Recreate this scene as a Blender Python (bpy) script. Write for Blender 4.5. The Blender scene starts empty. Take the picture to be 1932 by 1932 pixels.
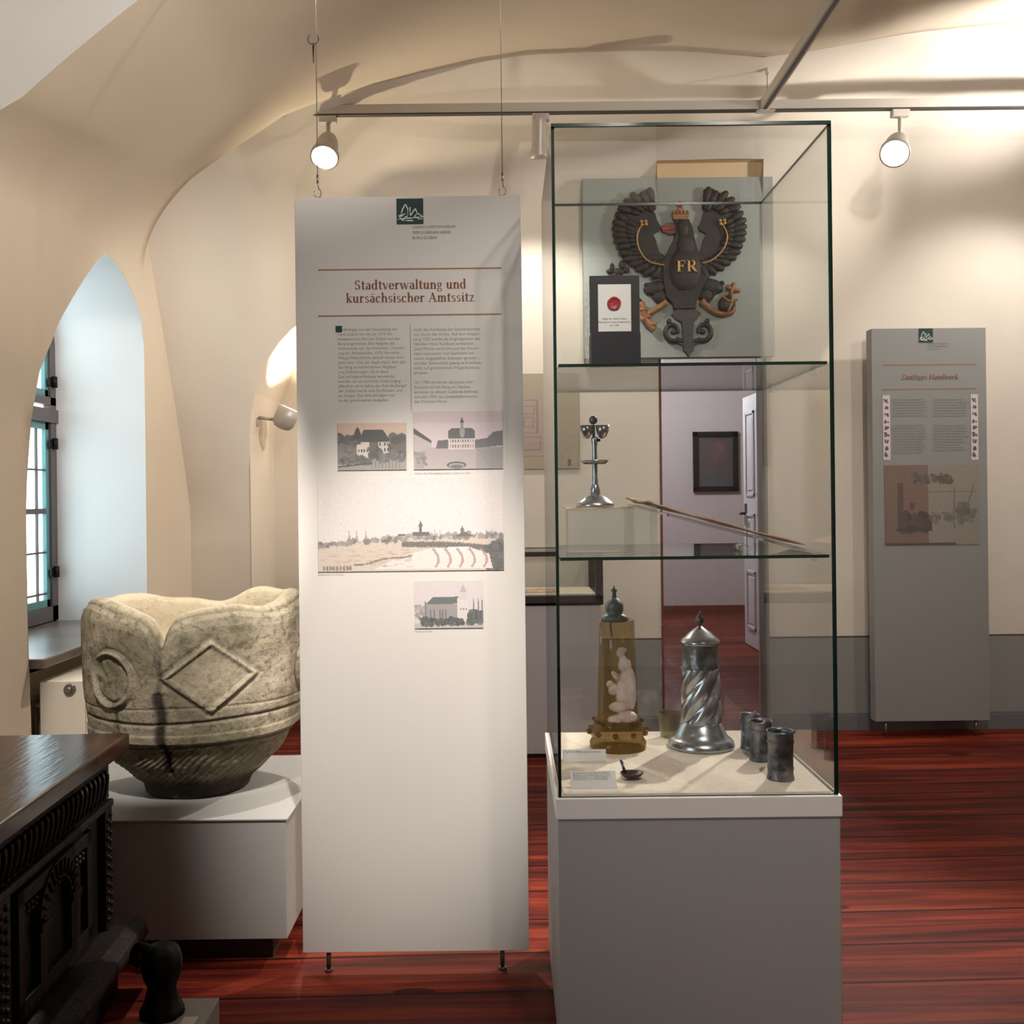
import bpy, bmesh, math, random
import numpy as np
from mathutils import Vector, Matrix, noise
from mathutils.geometry import delaunay_2d_cdt

S = bpy.context.scene
COL = S.collection
PI = math.pi

# ------------------------------------------------------------------ camera
F = 1920.0
EYE = 1.235
ROLL = 0.0113
VPX, VPY = 955.0, 938.0
cam_d = bpy.data.cameras.new('camera')
cam = bpy.data.objects.new('camera', cam_d)
COL.objects.link(cam)
cam_d.sensor_fit = 'HORIZONTAL'
cam_d.sensor_width = 36.0
cam_d.lens = 36.0 * F / 1932.0
cam_d.shift_x = (966 - VPX) / 1932.0
cam_d.shift_y = (VPY - 966) / 1932.0
cam_d.clip_start = 0.02
_c, _s = math.cos(ROLL), math.sin(ROLL)
cam.matrix_world = Matrix(((_c, _s, 0, 0), (0, 0, -1, 0), (-_s, _c, 0, EYE), (0, 0, 0, 1)))
S.camera = cam

def P(u, v, Y):
    """point of the room seen at pixel u,v at depth Y"""
    du, dv = (u - VPX) / F, (VPY - v) / F
    return Vector(((du * _c + dv * _s) * Y, Y, EYE + (-du * _s + dv * _c) * Y))

# ------------------------------------------------------------------ world
w = bpy.data.worlds.new('sky'); S.world = w; w.use_nodes = True
wn = w.node_tree.nodes; wl = w.node_tree.links
bg = wn['Background']
bg.inputs['Color'].default_value = (0.86, 0.94, 1.0, 1)
bg.inputs['Strength'].default_value = 2.9

# ------------------------------------------------------------------ lights
def light(name, kind, loc, energy, color=(1, 0.86, 0.68), target=None, size=0.05, angle=60, blend=0.5, parent=None, sx=1, sy=1):
    d = bpy.data.lights.new(name, kind)
    d.energy = energy; d.color = color
    if kind == 'SPOT':
        d.spot_size = math.radians(angle); d.spot_blend = blend; d.shadow_soft_size = size
    elif kind == 'AREA':
        d.shape = 'RECTANGLE'; d.size = sx; d.size_y = sy
    else:
        d.shadow_soft_size = size
    o = bpy.data.objects.new(name, d); COL.objects.link(o)
    o.location = loc
    if target is not None:
        o.rotation_euler = (Vector(target) - Vector(loc)).to_track_quat('-Z', 'Y').to_euler()
    return o

WARM = (1.0, 0.93, 0.83)
# daylight falling through the windows (portals only guide the sky light)
for nm, lc, tg, sx, sy in (('window_daylight', (-2.2, 4.08, 1.5), (0, 4.08, 1.5), 1.1, 1.6),
                           ('window_daylight', (-1.9, 0.5, 1.6), (0, 0.5, 1.6), 1.3, 1.8)):
    o = light(nm, 'AREA', lc, 10, (0.72, 0.86, 1.0), tg, sx=sx, sy=sy)
    o.data.cycles.is_portal = True
# unseen lamps: some read off the light, others added as fill
light('unseen_lamp', 'SPOT', (0.0, 0.95, 3.0), 285, WARM, (-0.275, 2.66, 0.80), 0.03, 22.5, 0.85)
light('unseen_lamp', 'SPOT', (-0.6, 0.5, 3.1), 225, WARM, (-0.96, 2.9, 1.03), 0.02, 18, 0.35)
light('unseen_lamp', 'SPOT', (0.7, 1.7, 2.55), 105, WARM, (-1.5, 3.5, 2.55), 0.03, 50, 0.95)  # added uplight brightening the left vault, no fixture known
light('unseen_lamp', 'SPOT', (0.5, 0.5, 2.7), 36, WARM, (-0.25, 2.66, 1.5), 0.03, 26, 0.9)  # extra spot put in to lift the upper panel
light('unseen_lamp', 'SPOT', (-0.70, 2.80, 3.05), 85, WARM, (-0.93, 3.0, 0.9), 0.02, 34, 0.6)
light('unseen_lamp', 'SPOT', (1.26, 3.3, 2.95), 150, WARM, (-1.55, 5.0, 1.5), 0.03, 42, 0.9)
light('unseen_lamp', 'SPOT', (1.1, -0.4, 3.2), 55, WARM, (0.4, 3.6, 3.2), 0.05, 90, 0.9)  # added fill towards the back vault
light('unseen_lamp', 'SPOT', (0.6, 0.7, 3.2), 80, WARM, (1.0, 2.9, 0.9), 0.05, 62, 0.9)  # added front fill for the glass case
light('unseen_lamp', 'SPOT', (1.26, 1.6, 2.9), 64, WARM, (1.45, 5.3, 2.8), 0.04, 85, 0.9)  # added to brighten the wall under the back vault
light('unseen_lamp', 'SPOT', (2.4, 2.6, 2.9), 26, WARM, (2.1, 5.3, 1.0), 0.04, 60, 0.9)  # added fill on the right of the back wall
light('unseen_lamp', 'SPOT', (2.70, 4.35, 2.75), 45, (1, 0.95, 0.88), (2.45, 4.75, 3.4), 0.04, 110, 0.8)
light('unseen_lamp', 'SPOT', (2.75, 4.5, 2.85), 26, (1, 0.95, 0.88), (2.45, 5.3, 1.6), 0.04, 95, 0.7)
light('unseen_lamp', 'SPOT', (2.7, 4.3, 2.65), 60, WARM, (0.9, 5.3, 2.85), 0.03, 62, 0.95)  # made-up lamp brightening the wall above the doorway
light('unseen_lamp', 'POINT', (1.2, 9.0, 2.5), 60, (0.95, 0.95, 1.0), size=0.1)  # unseen light added to brighten the next room

S.view_settings.view_transform = 'Standard'
S.view_settings.look = 'None'
S.view_settings.exposure = 0.8
S.view_settings.gamma = 1.0
S.view_settings.use_curve_mapping = False
S.cycles.transparent_max_bounces = 40
S.cycles.max_bounces = 10
S.cycles.diffuse_bounces = 5
S.cycles.glossy_bounces = 4
S.cycles.sample_clamp_indirect = 4.0
S.cycles.caustics_reflective = False
S.cycles.caustics_refractive = False

# ------------------------------------------------------------------ materials
def srgb(r, g, b):
    def f(c):
        c /= 255.0
        return c / 12.92 if c <= 0.04045 else ((c + 0.055) / 1.055) ** 2.4
    return (f(r), f(g), f(b), 1)

def mat(name, col, rough=0.6, metal=0.0, var=0.0, scale=8.0, bump=0.0, bscale=40.0, col2=None, spec=0.5, coat=0.0, stretch=None, detail=4):
    m = bpy.data.materials.new(name); m.use_nodes = True
    nt = m.node_tree; b = nt.nodes['Principled BSDF']
    b.inputs['Base Color'].default_value = col
    b.inputs['Roughness'].default_value = rough
    b.inputs['Metallic'].default_value = metal
    b.inputs['Specular IOR Level'].default_value = spec
    b.inputs['Coat Weight'].default_value = coat
    b.inputs['Coat Roughness'].default_value = 0.15
    tc = nt.nodes.new('ShaderNodeTexCoord'); mp = nt.nodes.new('ShaderNodeMapping')
    nt.links.new(tc.outputs['Object'], mp.inputs['Vector'])
    if stretch: mp.inputs['Scale'].default_value = stretch
    if var > 0 or col2:
        n = nt.nodes.new('ShaderNodeTexNoise'); n.inputs['Scale'].default_value = scale; n.inputs['Detail'].default_value = detail
        nt.links.new(mp.outputs['Vector'], n.inputs['Vector'])
        r = nt.nodes.new('ShaderNodeValToRGB')
        c2 = col2 or tuple(min(1, c * (1 - var)) for c in col[:3]) + (1,)
        r.color_ramp.elements[0].position = 0.35; r.color_ramp.elements[1].position = 0.65
        r.color_ramp.elements[0].color = c2
        r.color_ramp.elements[1].color = col
        nt.links.new(n.outputs['Fac'], r.inputs['Fac'])
        nt.links.new(r.outputs['Color'], b.inputs['Base Color'])
    if bump > 0:
        n2 = nt.nodes.new('ShaderNodeTexNoise'); n2.inputs['Scale'].default_value = bscale; n2.inputs['Detail'].default_value = 5
        nt.links.new(mp.outputs['Vector'], n2.inputs['Vector'])
        bp = nt.nodes.new('ShaderNodeBump'); bp.inputs['Strength'].default_value = bump; bp.inputs['Distance'].default_value = 0.01
        nt.links.new(n2.outputs['Fac'], bp.inputs['Height'])
        nt.links.new(bp.outputs['Normal'], b.inputs['Normal'])
    return m

def print_mat(name, rough=0.55):
    m = bpy.data.materials.new(name); m.use_nodes = True
    nt = m.node_tree; b = nt.nodes['Principled BSDF']
    b.inputs['Roughness'].default_value = rough
    a = nt.nodes.new('ShaderNodeAttribute'); a.attribute_name = 'ink'
    nt.links.new(a.outputs['Color'], b.inputs['Base Color'])
    return m

def wall_mat(name, col, dado, zd):
    """limewash with a painted grey dado and a dark line on top of it, split at height zd (world)"""
    m = mat(name, col, 0.9, var=0.06, scale=2.5, bump=0.12, bscale=18, spec=0.1)
    nt = m.node_tree; b = nt.nodes['Principled BSDF']
    base = b.inputs['Base Color'].links[0].from_socket
    g = nt.nodes.new('ShaderNodeNewGeometry'); sx = nt.nodes.new('ShaderNodeSeparateXYZ')
    nt.links.new(g.outputs['Position'], sx.inputs['Vector'])
    def step(th):
        c = nt.nodes.new('ShaderNodeMath'); c.operation = 'LESS_THAN'; c.inputs[1].default_value = th
        nt.links.new(sx.outputs['Z'], c.inputs[0]); return c
    m1 = nt.nodes.new('ShaderNodeMix'); m1.data_type = 'RGBA'
    nt.links.new(step(zd).outputs[0], m1.inputs['Factor']); nt.links.new(base, m1.inputs['A']); m1.inputs['B'].default_value = srgb(95, 85, 78)
    m2 = nt.nodes.new('ShaderNodeMix'); m2.data_type = 'RGBA'
    nt.links.new(step(zd - 0.010).outputs[0], m2.inputs['Factor']); nt.links.new(m1.outputs['Result'], m2.inputs['A']); m2.inputs['B'].default_value = dado
    nt.links.new(m2.outputs['Result'], b.inputs['Base Color'])
    return m

def glass_mat(name, tint=(0.93, 0.97, 0.95, 1), ior=1.5):
    m = bpy.data.materials.new(name); m.use_nodes = True
    nt = m.node_tree; nt.nodes.remove(nt.nodes['Principled BSDF'])
    out = nt.nodes['Material Output']
    t = nt.nodes.new('ShaderNodeBsdfTransparent'); t.inputs['Color'].default_value = tint
    g = nt.nodes.new('ShaderNodeBsdfGlossy'); g.inputs['Roughness'].default_value = 0.0
    fr = nt.nodes.new('ShaderNodeFresnel')
    # the slab is left through its far face: the node flips the ratio there, so give it back
    ge = nt.nodes.new('ShaderNodeNewGeometry'); mr = nt.nodes.new('ShaderNodeMapRange')
    mr.inputs['To Min'].default_value = ior; mr.inputs['To Max'].default_value = 1.0 / ior
    nt.links.new(ge.outputs['Backfacing'], mr.inputs['Value']); nt.links.new(mr.outputs['Result'], fr.inputs['IOR'])
    mx = nt.nodes.new('ShaderNodeMixShader')
    nt.links.new(fr.outputs[0], mx.inputs[0]); nt.links.new(t.outputs[0], mx.inputs[1]); nt.links.new(g.outputs[0], mx.inputs[2])
    nt.links.new(mx.outputs[0], out.inputs['Surface'])
    return m

def emit_mat(name, col, st):
    m = bpy.data.materials.new(name); m.use_nodes = True
    b = m.node_tree.nodes['Principled BSDF']
    b.inputs['Base Color'].default_value = (0.8, 0.8, 0.8, 1)
    b.inputs['Emission Color'].default_value = col; b.inputs['Emission Strength'].default_value = st
    return m

def floor_mat():
    m = bpy.data.materials.new('floorboards'); m.use_nodes = True
    nt = m.node_tree; b = nt.nodes['Principled BSDF']; L = nt.links
    def N(t, **k):
        n = nt.nodes.new(t)
        for a, v in k.items(): setattr(n, a, v)
        return n
    tc = N('ShaderNodeTexCoord'); mp = N('ShaderNodeMapping'); mp.inputs['Rotation'].default_value = (0, 0, -0.03)
    L.new(tc.outputs['Object'], mp.inputs['Vector'])
    sep = N('ShaderNodeSeparateXYZ'); L.new(mp.outputs['Vector'], sep.inputs['Vector'])
    def M(op, a, b_=None):
        n = N('ShaderNodeMath', operation=op)
        for i, x in enumerate((a, b_)):
            if x is None: continue
            if isinstance(x, (int, float)): n.inputs[i].default_value = x
            else: L.new(x, n.inputs[i])
        return n.outputs[0]
    pl = M('DIVIDE', sep.outputs['Y'], 0.215)
    idx = M('FLOOR', pl); fr = M('FRACT', pl)
    wn_ = N('ShaderNodeTexWhiteNoise', noise_dimensions='1D'); L.new(idx, wn_.inputs['W'])
    # grain coordinates: shifted per board and stretched along it
    comb = N('ShaderNodeCombineXYZ')
    L.new(M('MULTIPLY', sep.outputs['X'], 0.55), comb.inputs['X']); L.new(M('MULTIPLY', sep.outputs['Y'], 9.0), comb.inputs['Y']); L.new(M('MULTIPLY', wn_.outputs['Value'], 30.0), comb.inputs['Z'])
    n1 = N('ShaderNodeTexNoise'); n1.inputs['Scale'].default_value = 2.2; n1.inputs['Detail'].default_value = 7; n1.inputs['Roughness'].default_value = 0.62; n1.inputs['Distortion'].default_value = 0.5
    L.new(comb.outputs[0], n1.inputs['Vector'])
    cr = N('ShaderNodeValToRGB'); e = cr.color_ramp.elements
    e[0].position = 0.30; e[0].color = srgb(38, 12, 10); e[1].position = 0.72; e[1].color = srgb(150, 62, 38)
    e2 = cr.color_ramp.elements.new(0.5); e2.color = srgb(98, 32, 22)
    L.new(n1.outputs['Fac'], cr.inputs['Fac'])
    # per-board tone
    hs = N('ShaderNodeHueSaturation'); L.new(cr.outputs['Color'], hs.inputs['Color'])
    L.new(M('ADD', M('MULTIPLY', wn_.outputs['Value'], 0.55), 0.72), hs.inputs['Value'])
    # knots
    vo = N('ShaderNodeTexVoronoi'); vo.inputs['Scale'].default_value = 1.0
    c2 = N('ShaderNodeCombineXYZ'); L.new(M('MULTIPLY', sep.outputs['X'], 1.6), c2.inputs['X']); L.new(M('MULTIPLY', sep.outputs['Y'], 4.5), c2.inputs['Y'])
    L.new(c2.outputs[0], vo.inputs['Vector'])
    kn = M('LESS_THAN', vo.outputs['Distance'], 0.085)
    gap = M('MAXIMUM', M('LESS_THAN', fr, 0.045), M('MULTIPLY', kn, 0.8))
    mx = N('ShaderNodeMix', data_type='RGBA'); L.new(gap, mx.inputs['Factor']); L.new(hs.outputs['Color'], mx.inputs['A']); mx.inputs['B'].default_value = srgb(30, 9, 7)
    L.new(mx.outputs['Result'], b.inputs['Base Color'])
    b.inputs['Roughness'].default_value = 0.33; b.inputs['Specular IOR Level'].default_value = 0.12
    rr = M('ADD', M('MULTIPLY', n1.outputs['Fac'], 0.3), 0.36); L.new(rr, b.inputs['Roughness'])
    bp = N('ShaderNodeBump'); bp.inputs['Strength'].default_value = 0.25; bp.inputs['Distance'].default_value = 0.004
    L.new(M('SUBTRACT', n1.outputs['Fac'], M('MULTIPLY', gap, 1.5)), bp.inputs['Height']); L.new(bp.outputs['Normal'], b.inputs['Normal'])
    return m

M_ = {}
PL = srgb(236, 217, 186)
M_['plaster'] = mat('limewashed_plaster', srgb(220, 207, 189), 0.92, var=0.05, scale=1.6, bump=0.15, bscale=9, spec=0.1)
M_['vault'] = mat('vault_plaster', srgb(220, 207, 189), 0.92, var=0.05, scale=1.3, bump=0.15, bscale=7, spec=0.1)
M_['wall_back'] = wall_mat('plaster_with_dado', srgb(224, 215, 203), srgb(146, 146, 144), 0.49)
M_['white_plaster'] = mat('white_plaster', srgb(226, 226, 226), 0.92, var=0.04, scale=2, bump=0.1, bscale=14, spec=0.1)
M_['floor'] = floor_mat()
M_['panel'] = mat('panel_grey', srgb(205, 200, 196), 0.55, var=0.02, scale=3)
M_['panel2'] = mat('panel_grey_dull', srgb(140, 140, 138), 0.55, var=0.02, scale=3)
M_['print'] = print_mat('printed_paper')
M_['ink'] = mat('grey_ink', srgb(116, 114, 112), 0.7)
M_['ink2'] = mat('pale_grey_ink', srgb(146, 143, 138), 0.7)
M_['redbrown'] = mat('red_brown_ink', srgb(120, 62, 42), 0.7)
M_['rule'] = mat('brown_rule', srgb(150, 110, 82), 0.7)
M_['green'] = mat('dark_green_ink', srgb(18, 48, 44), 0.6)
M_['steel'] = mat('steel', srgb(150, 146, 140), 0.35, 0.9)
M_['glass'] = glass_mat('case_glass', (0.982, 0.990, 0.988, 1))
M_['topglass'] = glass_mat('clear_top_glass', (0.982, 0.990, 0.988, 1), 1.12)
M_['edge'] = mat('green_glass_edge', srgb(10, 44, 38), 0.15, spec=0.6)
M_['base'] = mat('case_grey', srgb(168, 166, 164), 0.6, var=0.02, scale=4)
M_['lid'] = mat('case_white', srgb(240, 234, 228), 0.5)
M_['fabric'] = mat('case_floor_cloth', srgb(244, 230, 214), 0.95, var=0.08, scale=60, bump=0.3, bscale=300)
M_['rail'] = mat('rail_grey', srgb(188, 180, 172), 0.5)
M_['raildark'] = mat('rail_groove', srgb(60, 54, 50), 0.5)
M_['lampbody'] = mat('lamp_grey', srgb(176, 168, 160), 0.4, 0.2)
M_['lamp'] = emit_mat('lamp_glow', (1, 0.93, 0.82, 1), 30)
M_['lampdim'] = emit_mat('lamp_inner', (1, 0.86, 0.62, 1), 2.0)
M_['darkwood'] = mat('old_dark_oak', srgb(34, 25, 21), 0.5, spec=0.25, col2=srgb(22, 16, 14), scale=6, bump=0.35, bscale=45, stretch=(1, 1, 0.35))
M_['topwood'] = mat('polished_oak_top', srgb(74, 48, 34), 0.22, col2=srgb(50, 32, 24), scale=5, bump=0.12, bscale=12, stretch=(6, 0.8, 1), spec=0.35, coat=0.15)
M_['blackwood'] = mat('black_wood_shade', srgb(14, 11, 11), 0.5, spec=0.25, bump=0.3, bscale=30)
M_['board'] = mat('grey_green_board', srgb(150, 156, 152), 0.7, var=0.03, scale=5)
M_['eagle'] = mat('black_brown_paint', srgb(40, 33, 32), 0.6, col2=srgb(26, 22, 23), scale=25, bump=0.4, bscale=50)
M_['gold'] = mat('dull_gilding', srgb(176, 138, 86), 0.45, 0.3)
M_['redgold'] = mat('worn_red_gold', srgb(128, 74, 56), 0.5, 0.1, col2=srgb(150, 112, 66), scale=30)
M_['red'] = mat('red_paint', srgb(140, 22, 38), 0.5)
M_['black'] = mat('black_card', srgb(30, 27, 34), 0.6)
M_['card'] = mat('white_card', srgb(232, 228, 224), 0.7)
M_['wax'] = mat('red_sealing_wax', srgb(160, 40, 44), 0.4, bump=0.3, bscale=60)
M_['pewter'] = mat('pewter', srgb(206, 212, 218), 0.27, 0.95, col2=srgb(168, 174, 182), scale=14, bump=0.08, bscale=25)
M_['pewterdk'] = mat('tarnished_pewter', srgb(150, 152, 154), 0.34, 0.9, col2=srgb(78, 84, 92), scale=22, bump=0.3, bscale=70)
M_['lead'] = mat('lead_grey_lid', srgb(112, 124, 122), 0.5, 0.6, bump=0.2, bscale=60)
M_['figure'] = mat('white_enamel', srgb(214, 202, 194), 0.5, col2=srgb(186, 160, 148), scale=30)
M_['paper'] = mat('parchment', srgb(222, 200, 172), 0.8, col2=srgb(178, 128, 88), scale=22)
M_['whiteacrylic'] = mat('white_acrylic', srgb(222, 220, 218), 0.25)
M_['radiator'] = mat('radiator_enamel', srgb(218, 210, 196), 0.4)
M_['framewood'] = mat('window_wood', srgb(92, 84, 84), 0.5, bump=0.2, bscale=30)
M_['teal'] = mat('teal_painted_sash', srgb(96, 140, 142), 0.5)
M_['sill'] = mat('grey_sill_board', srgb(118, 104, 98), 0.3, col2=srgb(98, 86, 82), scale=5)
M_['vitrine'] = mat('vitrine_frame', srgb(52, 40, 40), 0.4)
M_['vfloor'] = mat('vitrine_lining', srgb(238, 228, 206), 0.8)
M_['doorframe'] = mat('grey_door_lining', srgb(118, 114, 112), 0.5)
M_['doorwhite'] = mat('white_door_paint', srgb(206, 204, 206), 0.45)
M_['farwall'] = mat('far_room_wall', srgb(190, 180, 178), 0.9, spec=0.1)
M_['redpaint'] = mat('red_brown_frame_paint', srgb(104, 40, 32), 0.6)
def alpha_glass(name, tint, ior=1.45, diff=(0.8, 0.8, 0.8, 1), k=0.15, rough=0.05):
    m = glass_mat(name, tint, ior); nt = m.node_tree
    out = nt.nodes['Material Output']; src = out.inputs['Surface'].links[0].from_socket
    d = nt.nodes.new('ShaderNodeBsdfDiffuse'); d.inputs['Color'].default_value = diff
    mx = nt.nodes.new('ShaderNodeMixShader'); mx.inputs[0].default_value = k
    nt.links.new(src, mx.inputs[1]); nt.links.new(d.outputs[0], mx.inputs[2]); nt.links.new(mx.outputs[0], out.inputs['Surface'])
    return m
M_['acrylic'] = alpha_glass('clear_acrylic', (0.97, 0.98, 0.98, 1), k=0.12)
M_['amber'] = alpha_glass('amber_glass', (0.96, 0.92, 0.80, 1), 1.45, srgb(150, 122, 74), 0.12)
M_['amberdk'] = alpha_glass('thick_amber_glass', (0.80, 0.68, 0.46, 1), 1.55, srgb(118, 92, 50), 0.45)
M_['thinglass'] = alpha_glass('greenish_thin_glass', (0.90, 0.90, 0.82, 1), 1.45, srgb(170, 166, 146), 0.25)
M_['pane'] = glass_mat('window_pane', (0.9, 0.97, 0.97, 1), 1.4)

# ------------------------------------------------------------------ mesh helpers
class MB:
    def __init__(self, xf=None):
        self.bm = bmesh.new(); self.xf = xf; self.mi = 0
    def v(self, p):
        p = Vector(p)
        if self.xf is not None: p = self.xf @ p
        return self.bm.verts.new(p)
    def f(self, vs, smooth=False):
        try:
            fc = self.bm.faces.new(vs); fc.material_index = self.mi; fc.smooth = smooth; return fc
        except ValueError: return None
    def box(self, lo, hi, r=None):
        x0, y0, z0 = lo; x1, y1, z1 = hi
        p = [(x0, y0, z0), (x1, y0, z0), (x1, y1, z0), (x0, y1, z0), (x0, y0, z1), (x1, y0, z1), (x1, y1, z1), (x0, y1, z1)]
        if r is not None: p = [r @ Vector(q) for q in p]
        vs = [self.v(q) for q in p]
        for q in ((0, 3, 2, 1), (4, 5, 6, 7), (0, 1, 5, 4), (1, 2, 6, 5), (2, 3, 7, 6), (3, 0, 4, 7)):
            self.f([vs[i] for i in q])
        return self
    def rings(self, rings, closed=True, cap0=True, cap1=True, smooth=True):
        R = [[self.v(p) for p in r] for r in rings]; n = len(R[0])
        for a, b in zip(R, R[1:]):
            for i in range(n if closed else n - 1):
                j = (i + 1) % n
                self.f([a[i], a[j], b[j], b[i]], smooth)
        if closed and cap0: self.f(R[0][::-1])
        if closed and cap1: self.f(R[-1])
        return self
    def lathe(self, prof, c=(0, 0, 0), seg=40, fn=None, cap0=True, cap1=True, smooth=True):
        c = Vector(c); rg = []
        for k, (r, z) in enumerate(prof):
            ring = []
            for i in range(seg):
                a = 2 * PI * i / seg
                rr = fn(r, z, a) if fn else r
                ring.append(c + Vector((rr * math.cos(a), rr * math.sin(a), z)))
            rg.append(ring)
        return self.rings(rg, True, cap0, cap1, smooth)
    def tube(self, pts, r, seg=8, smooth=True):
        pts = [Vector(p) for p in pts]; n = len(pts)
        rs = r if isinstance(r, (list, tuple)) else [r] * n
        rg = []; prev = None
        for i, p in enumerate(pts):
            t = (pts[min(i + 1, n - 1)] - pts[max(i - 1, 0)]).normalized()
            if prev is None:
                up = Vector((0, 0, 1)) if abs(t.z) < 0.9 else Vector((1, 0, 0))
                a = t.cross(up).normalized()
            else:
                a = (prev - t * prev.dot(t)).normalized()
            b = t.cross(a); prev = a
            rg.append([p + (a * math.cos(2 * PI * k / seg) + b * math.sin(2 * PI * k / seg)) * rs[i] for k in range(seg)])
        return self.rings(rg, smooth=smooth)
    def cyl(self, p0, p1, r0, r1=None, seg=24, smooth=True):
        return self.tube([p0, p1], [r0, r0 if r1 is None else r1], seg, smooth)
    def ell(self, c, r, seg=16, rot=None):
        c = Vector(c); rg = []
        n = max(6, seg // 2)
        for k in range(1, n):
            th = PI * k / n; ring = []
            for i in range(seg):
                a = 2 * PI * i / seg
                q = Vector((r[0] * math.sin(th) * math.cos(a), r[1] * math.sin(th) * math.sin(a), -r[2] * math.cos(th)))
                if rot is not None: q = rot @ q
                ring.append(c + q)
            rg.append(ring)
        return self.rings(rg)
    def prism(self, pts, y0, y1, to=None):
        """polygon in x,z extruded from y0 (front) to y1"""
        to = to or (lambda x, y, z: (x, y, z))
        A = [self.v(to(x, y0, z)) for x, z in pts]; B = [self.v(to(x, y1, z)) for x, z in pts]
        n = len(pts)
        self.f(A); self.f(B[::-1])
        for i in range(n):
            j = (i + 1) % n
            self.f([A[j], A[i], B[i], B[j]])
        return self

XF = {}
def setp(o, label=None, cat=None, group=None, kind=None):
    if label: o['label'] = label
    if cat: o['category'] = cat
    if group: o['group'] = group
    if kind: o['kind'] = kind
    return o

def thing(name, label, cat, loc=(0, 0, 0), rz=0.0, group=None):
    o = bpy.data.objects.new(name, None); COL.objects.link(o)
    o.empty_display_size = 0.1
    o.location = loc; o.rotation_euler = (0, 0, rz)
    XF[o.name] = Matrix.Translation(loc) @ Matrix.Rotation(rz, 4, 'Z')
    return setp(o, label, cat, group)

def obj(name, mb, mats, parent=None, bevel=0, origin=None, autosmooth=False):
    bm = mb.bm
    bmesh.ops.recalc_face_normals(bm, faces=bm.faces)
    me = bpy.data.meshes.new(name)
    if parent is not None:
        X = XF[parent.name]
    else:
        if origin is None:
            co = [v.co for v in bm.verts]
            origin = ((min(c.x for c in co) + max(c.x for c in co)) / 2, (min(c.y for c in co) + max(c.y for c in co)) / 2, min(c.z for c in co))
        X = Matrix.Translation(origin)
    bm.transform(X.inverted())
    bm.to_mesh(me); bm.free()
    o = bpy.data.objects.new(name, me); COL.objects.link(o)
    for m in (mats if isinstance(mats, (list, tuple)) else [mats]):
        me.materials.append(M_[m] if isinstance(m, str) else m)
    if parent is not None: o.parent = parent
    else: o.location = origin
    XF[o.name] = X
    if bevel:
        b = o.modifiers.new('bevel', 'BEVEL'); b.width = bevel; b.segments = 2; b.limit_method = 'ANGLE'
    return o

def struct(name, mb, mats, parent=None, **k):
    o = obj(name, mb, mats, parent, **k)
    if parent is None: o['kind'] = 'structure'
    return o

def copy_tree(o, parent=None):
    c = o.copy(); COL.objects.link(c)
    XF[c.name] = XF[o.name]
    if parent is not None: c.parent = parent
    for ch in [x for x in bpy.data.objects if x.parent == o]: copy_tree(ch, c)
    return c

def spline(pts, n=8, closed=False):
    P_ = [Vector(p) for p in pts]; out = []; m = len(P_)
    for i in range(m if closed else m - 1):
        p0 = P_[(i - 1) % m] if closed or i > 0 else P_[0]
        p1 = P_[i]; p2 = P_[(i + 1) % m]
        p3 = P_[(i + 2) % m] if closed or i + 2 < m else P_[-1]
        for k in range(n):
            t = k / n
            out.append(0.5 * ((2 * p1) + (-p0 + p2) * t + (2 * p0 - 5 * p1 + 4 * p2 - p3) * t * t + (-p0 + 3 * p1 - 3 * p2 + p3) * t ** 3))
    if not closed: out.append(P_[-1])
    return out

def inside(x, y, poly):
    r = False; n = len(poly); j = n - 1
    for i in range(n):
        xi, yi = poly[i]; xj, yj = poly[j]
        if (yi > y) != (yj > y) and x < (xj - xi) * (y - yi) / (yj - yi) + xi: r = not r
        j = i
    return r

def densify(poly, d):
    out = []
    for i in range(len(poly)):
        a = poly[i]; b = poly[(i + 1) % len(poly)]
        L_ = math.hypot(b[0] - a[0], b[1] - a[1]); n = max(1, int(L_ / d))
        for k in range(n): out.append((a[0] + (b[0] - a[0]) * k / n, a[1] + (b[1] - a[1]) * k / n))
    return out

def sheet(mb, outline, holes, step, mapf, smooth=True):
    """flat domain triangulated with holes, then mapped into the room"""
    loops = [densify(l, step) for l in [outline] + holes]
    vs = []; es = []
    for l in loops:
        s0 = len(vs); vs += [Vector(p) for p in l]
        es += [(s0 + i, s0 + (i + 1) % len(l)) for i in range(len(l))]
    xs = [p[0] for p in outline]; ys = [p[1] for p in outline]
    bx = np.array([p for l in loops for p in l])
    for i in range(1, int((max(xs) - min(xs)) / step)):
        for j in range(1, int((max(ys) - min(ys)) / step)):
            x = min(xs) + i * step; y = min(ys) + j * step
            if not inside(x, y, outline) or any(inside(x, y, h) for h in holes): continue
            if np.min((bx[:, 0] - x) ** 2 + (bx[:, 1] - y) ** 2) < (step * 0.45) ** 2: continue
            vs.append(Vector((x, y)))
    r = delaunay_2d_cdt(vs, es, [], 0, 1e-6)
    V, Fc = r[0], r[2]
    bv = [mb.v(mapf(p[0], p[1])) for p in V]
    for f in Fc:
        cx = sum(V[i][0] for i in f) / len(f); cy = sum(V[i][1] for i in f) / len(f)
        if inside(cx, cy, outline) and not any(inside(cx, cy, h) for h in holes):
            mb.f([bv[i] for i in f], smooth)

def strip(mb, A, B, closed=True, smooth=False):
    a = [mb.v(p) for p in A]; b = [mb.v(p) for p in B]; n = len(a)
    for i in range(n if closed else n - 1):
        j = (i + 1) % n; mb.f([a[i], a[j], b[j], b[i]], smooth)

def lerp(a, b, t): return a + (b - a) * t
def sstep(a, b, x):
    t = max(0.0, min(1.0, (x - a) / (b - a))); return t * t * (3 - 2 * t)
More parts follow.
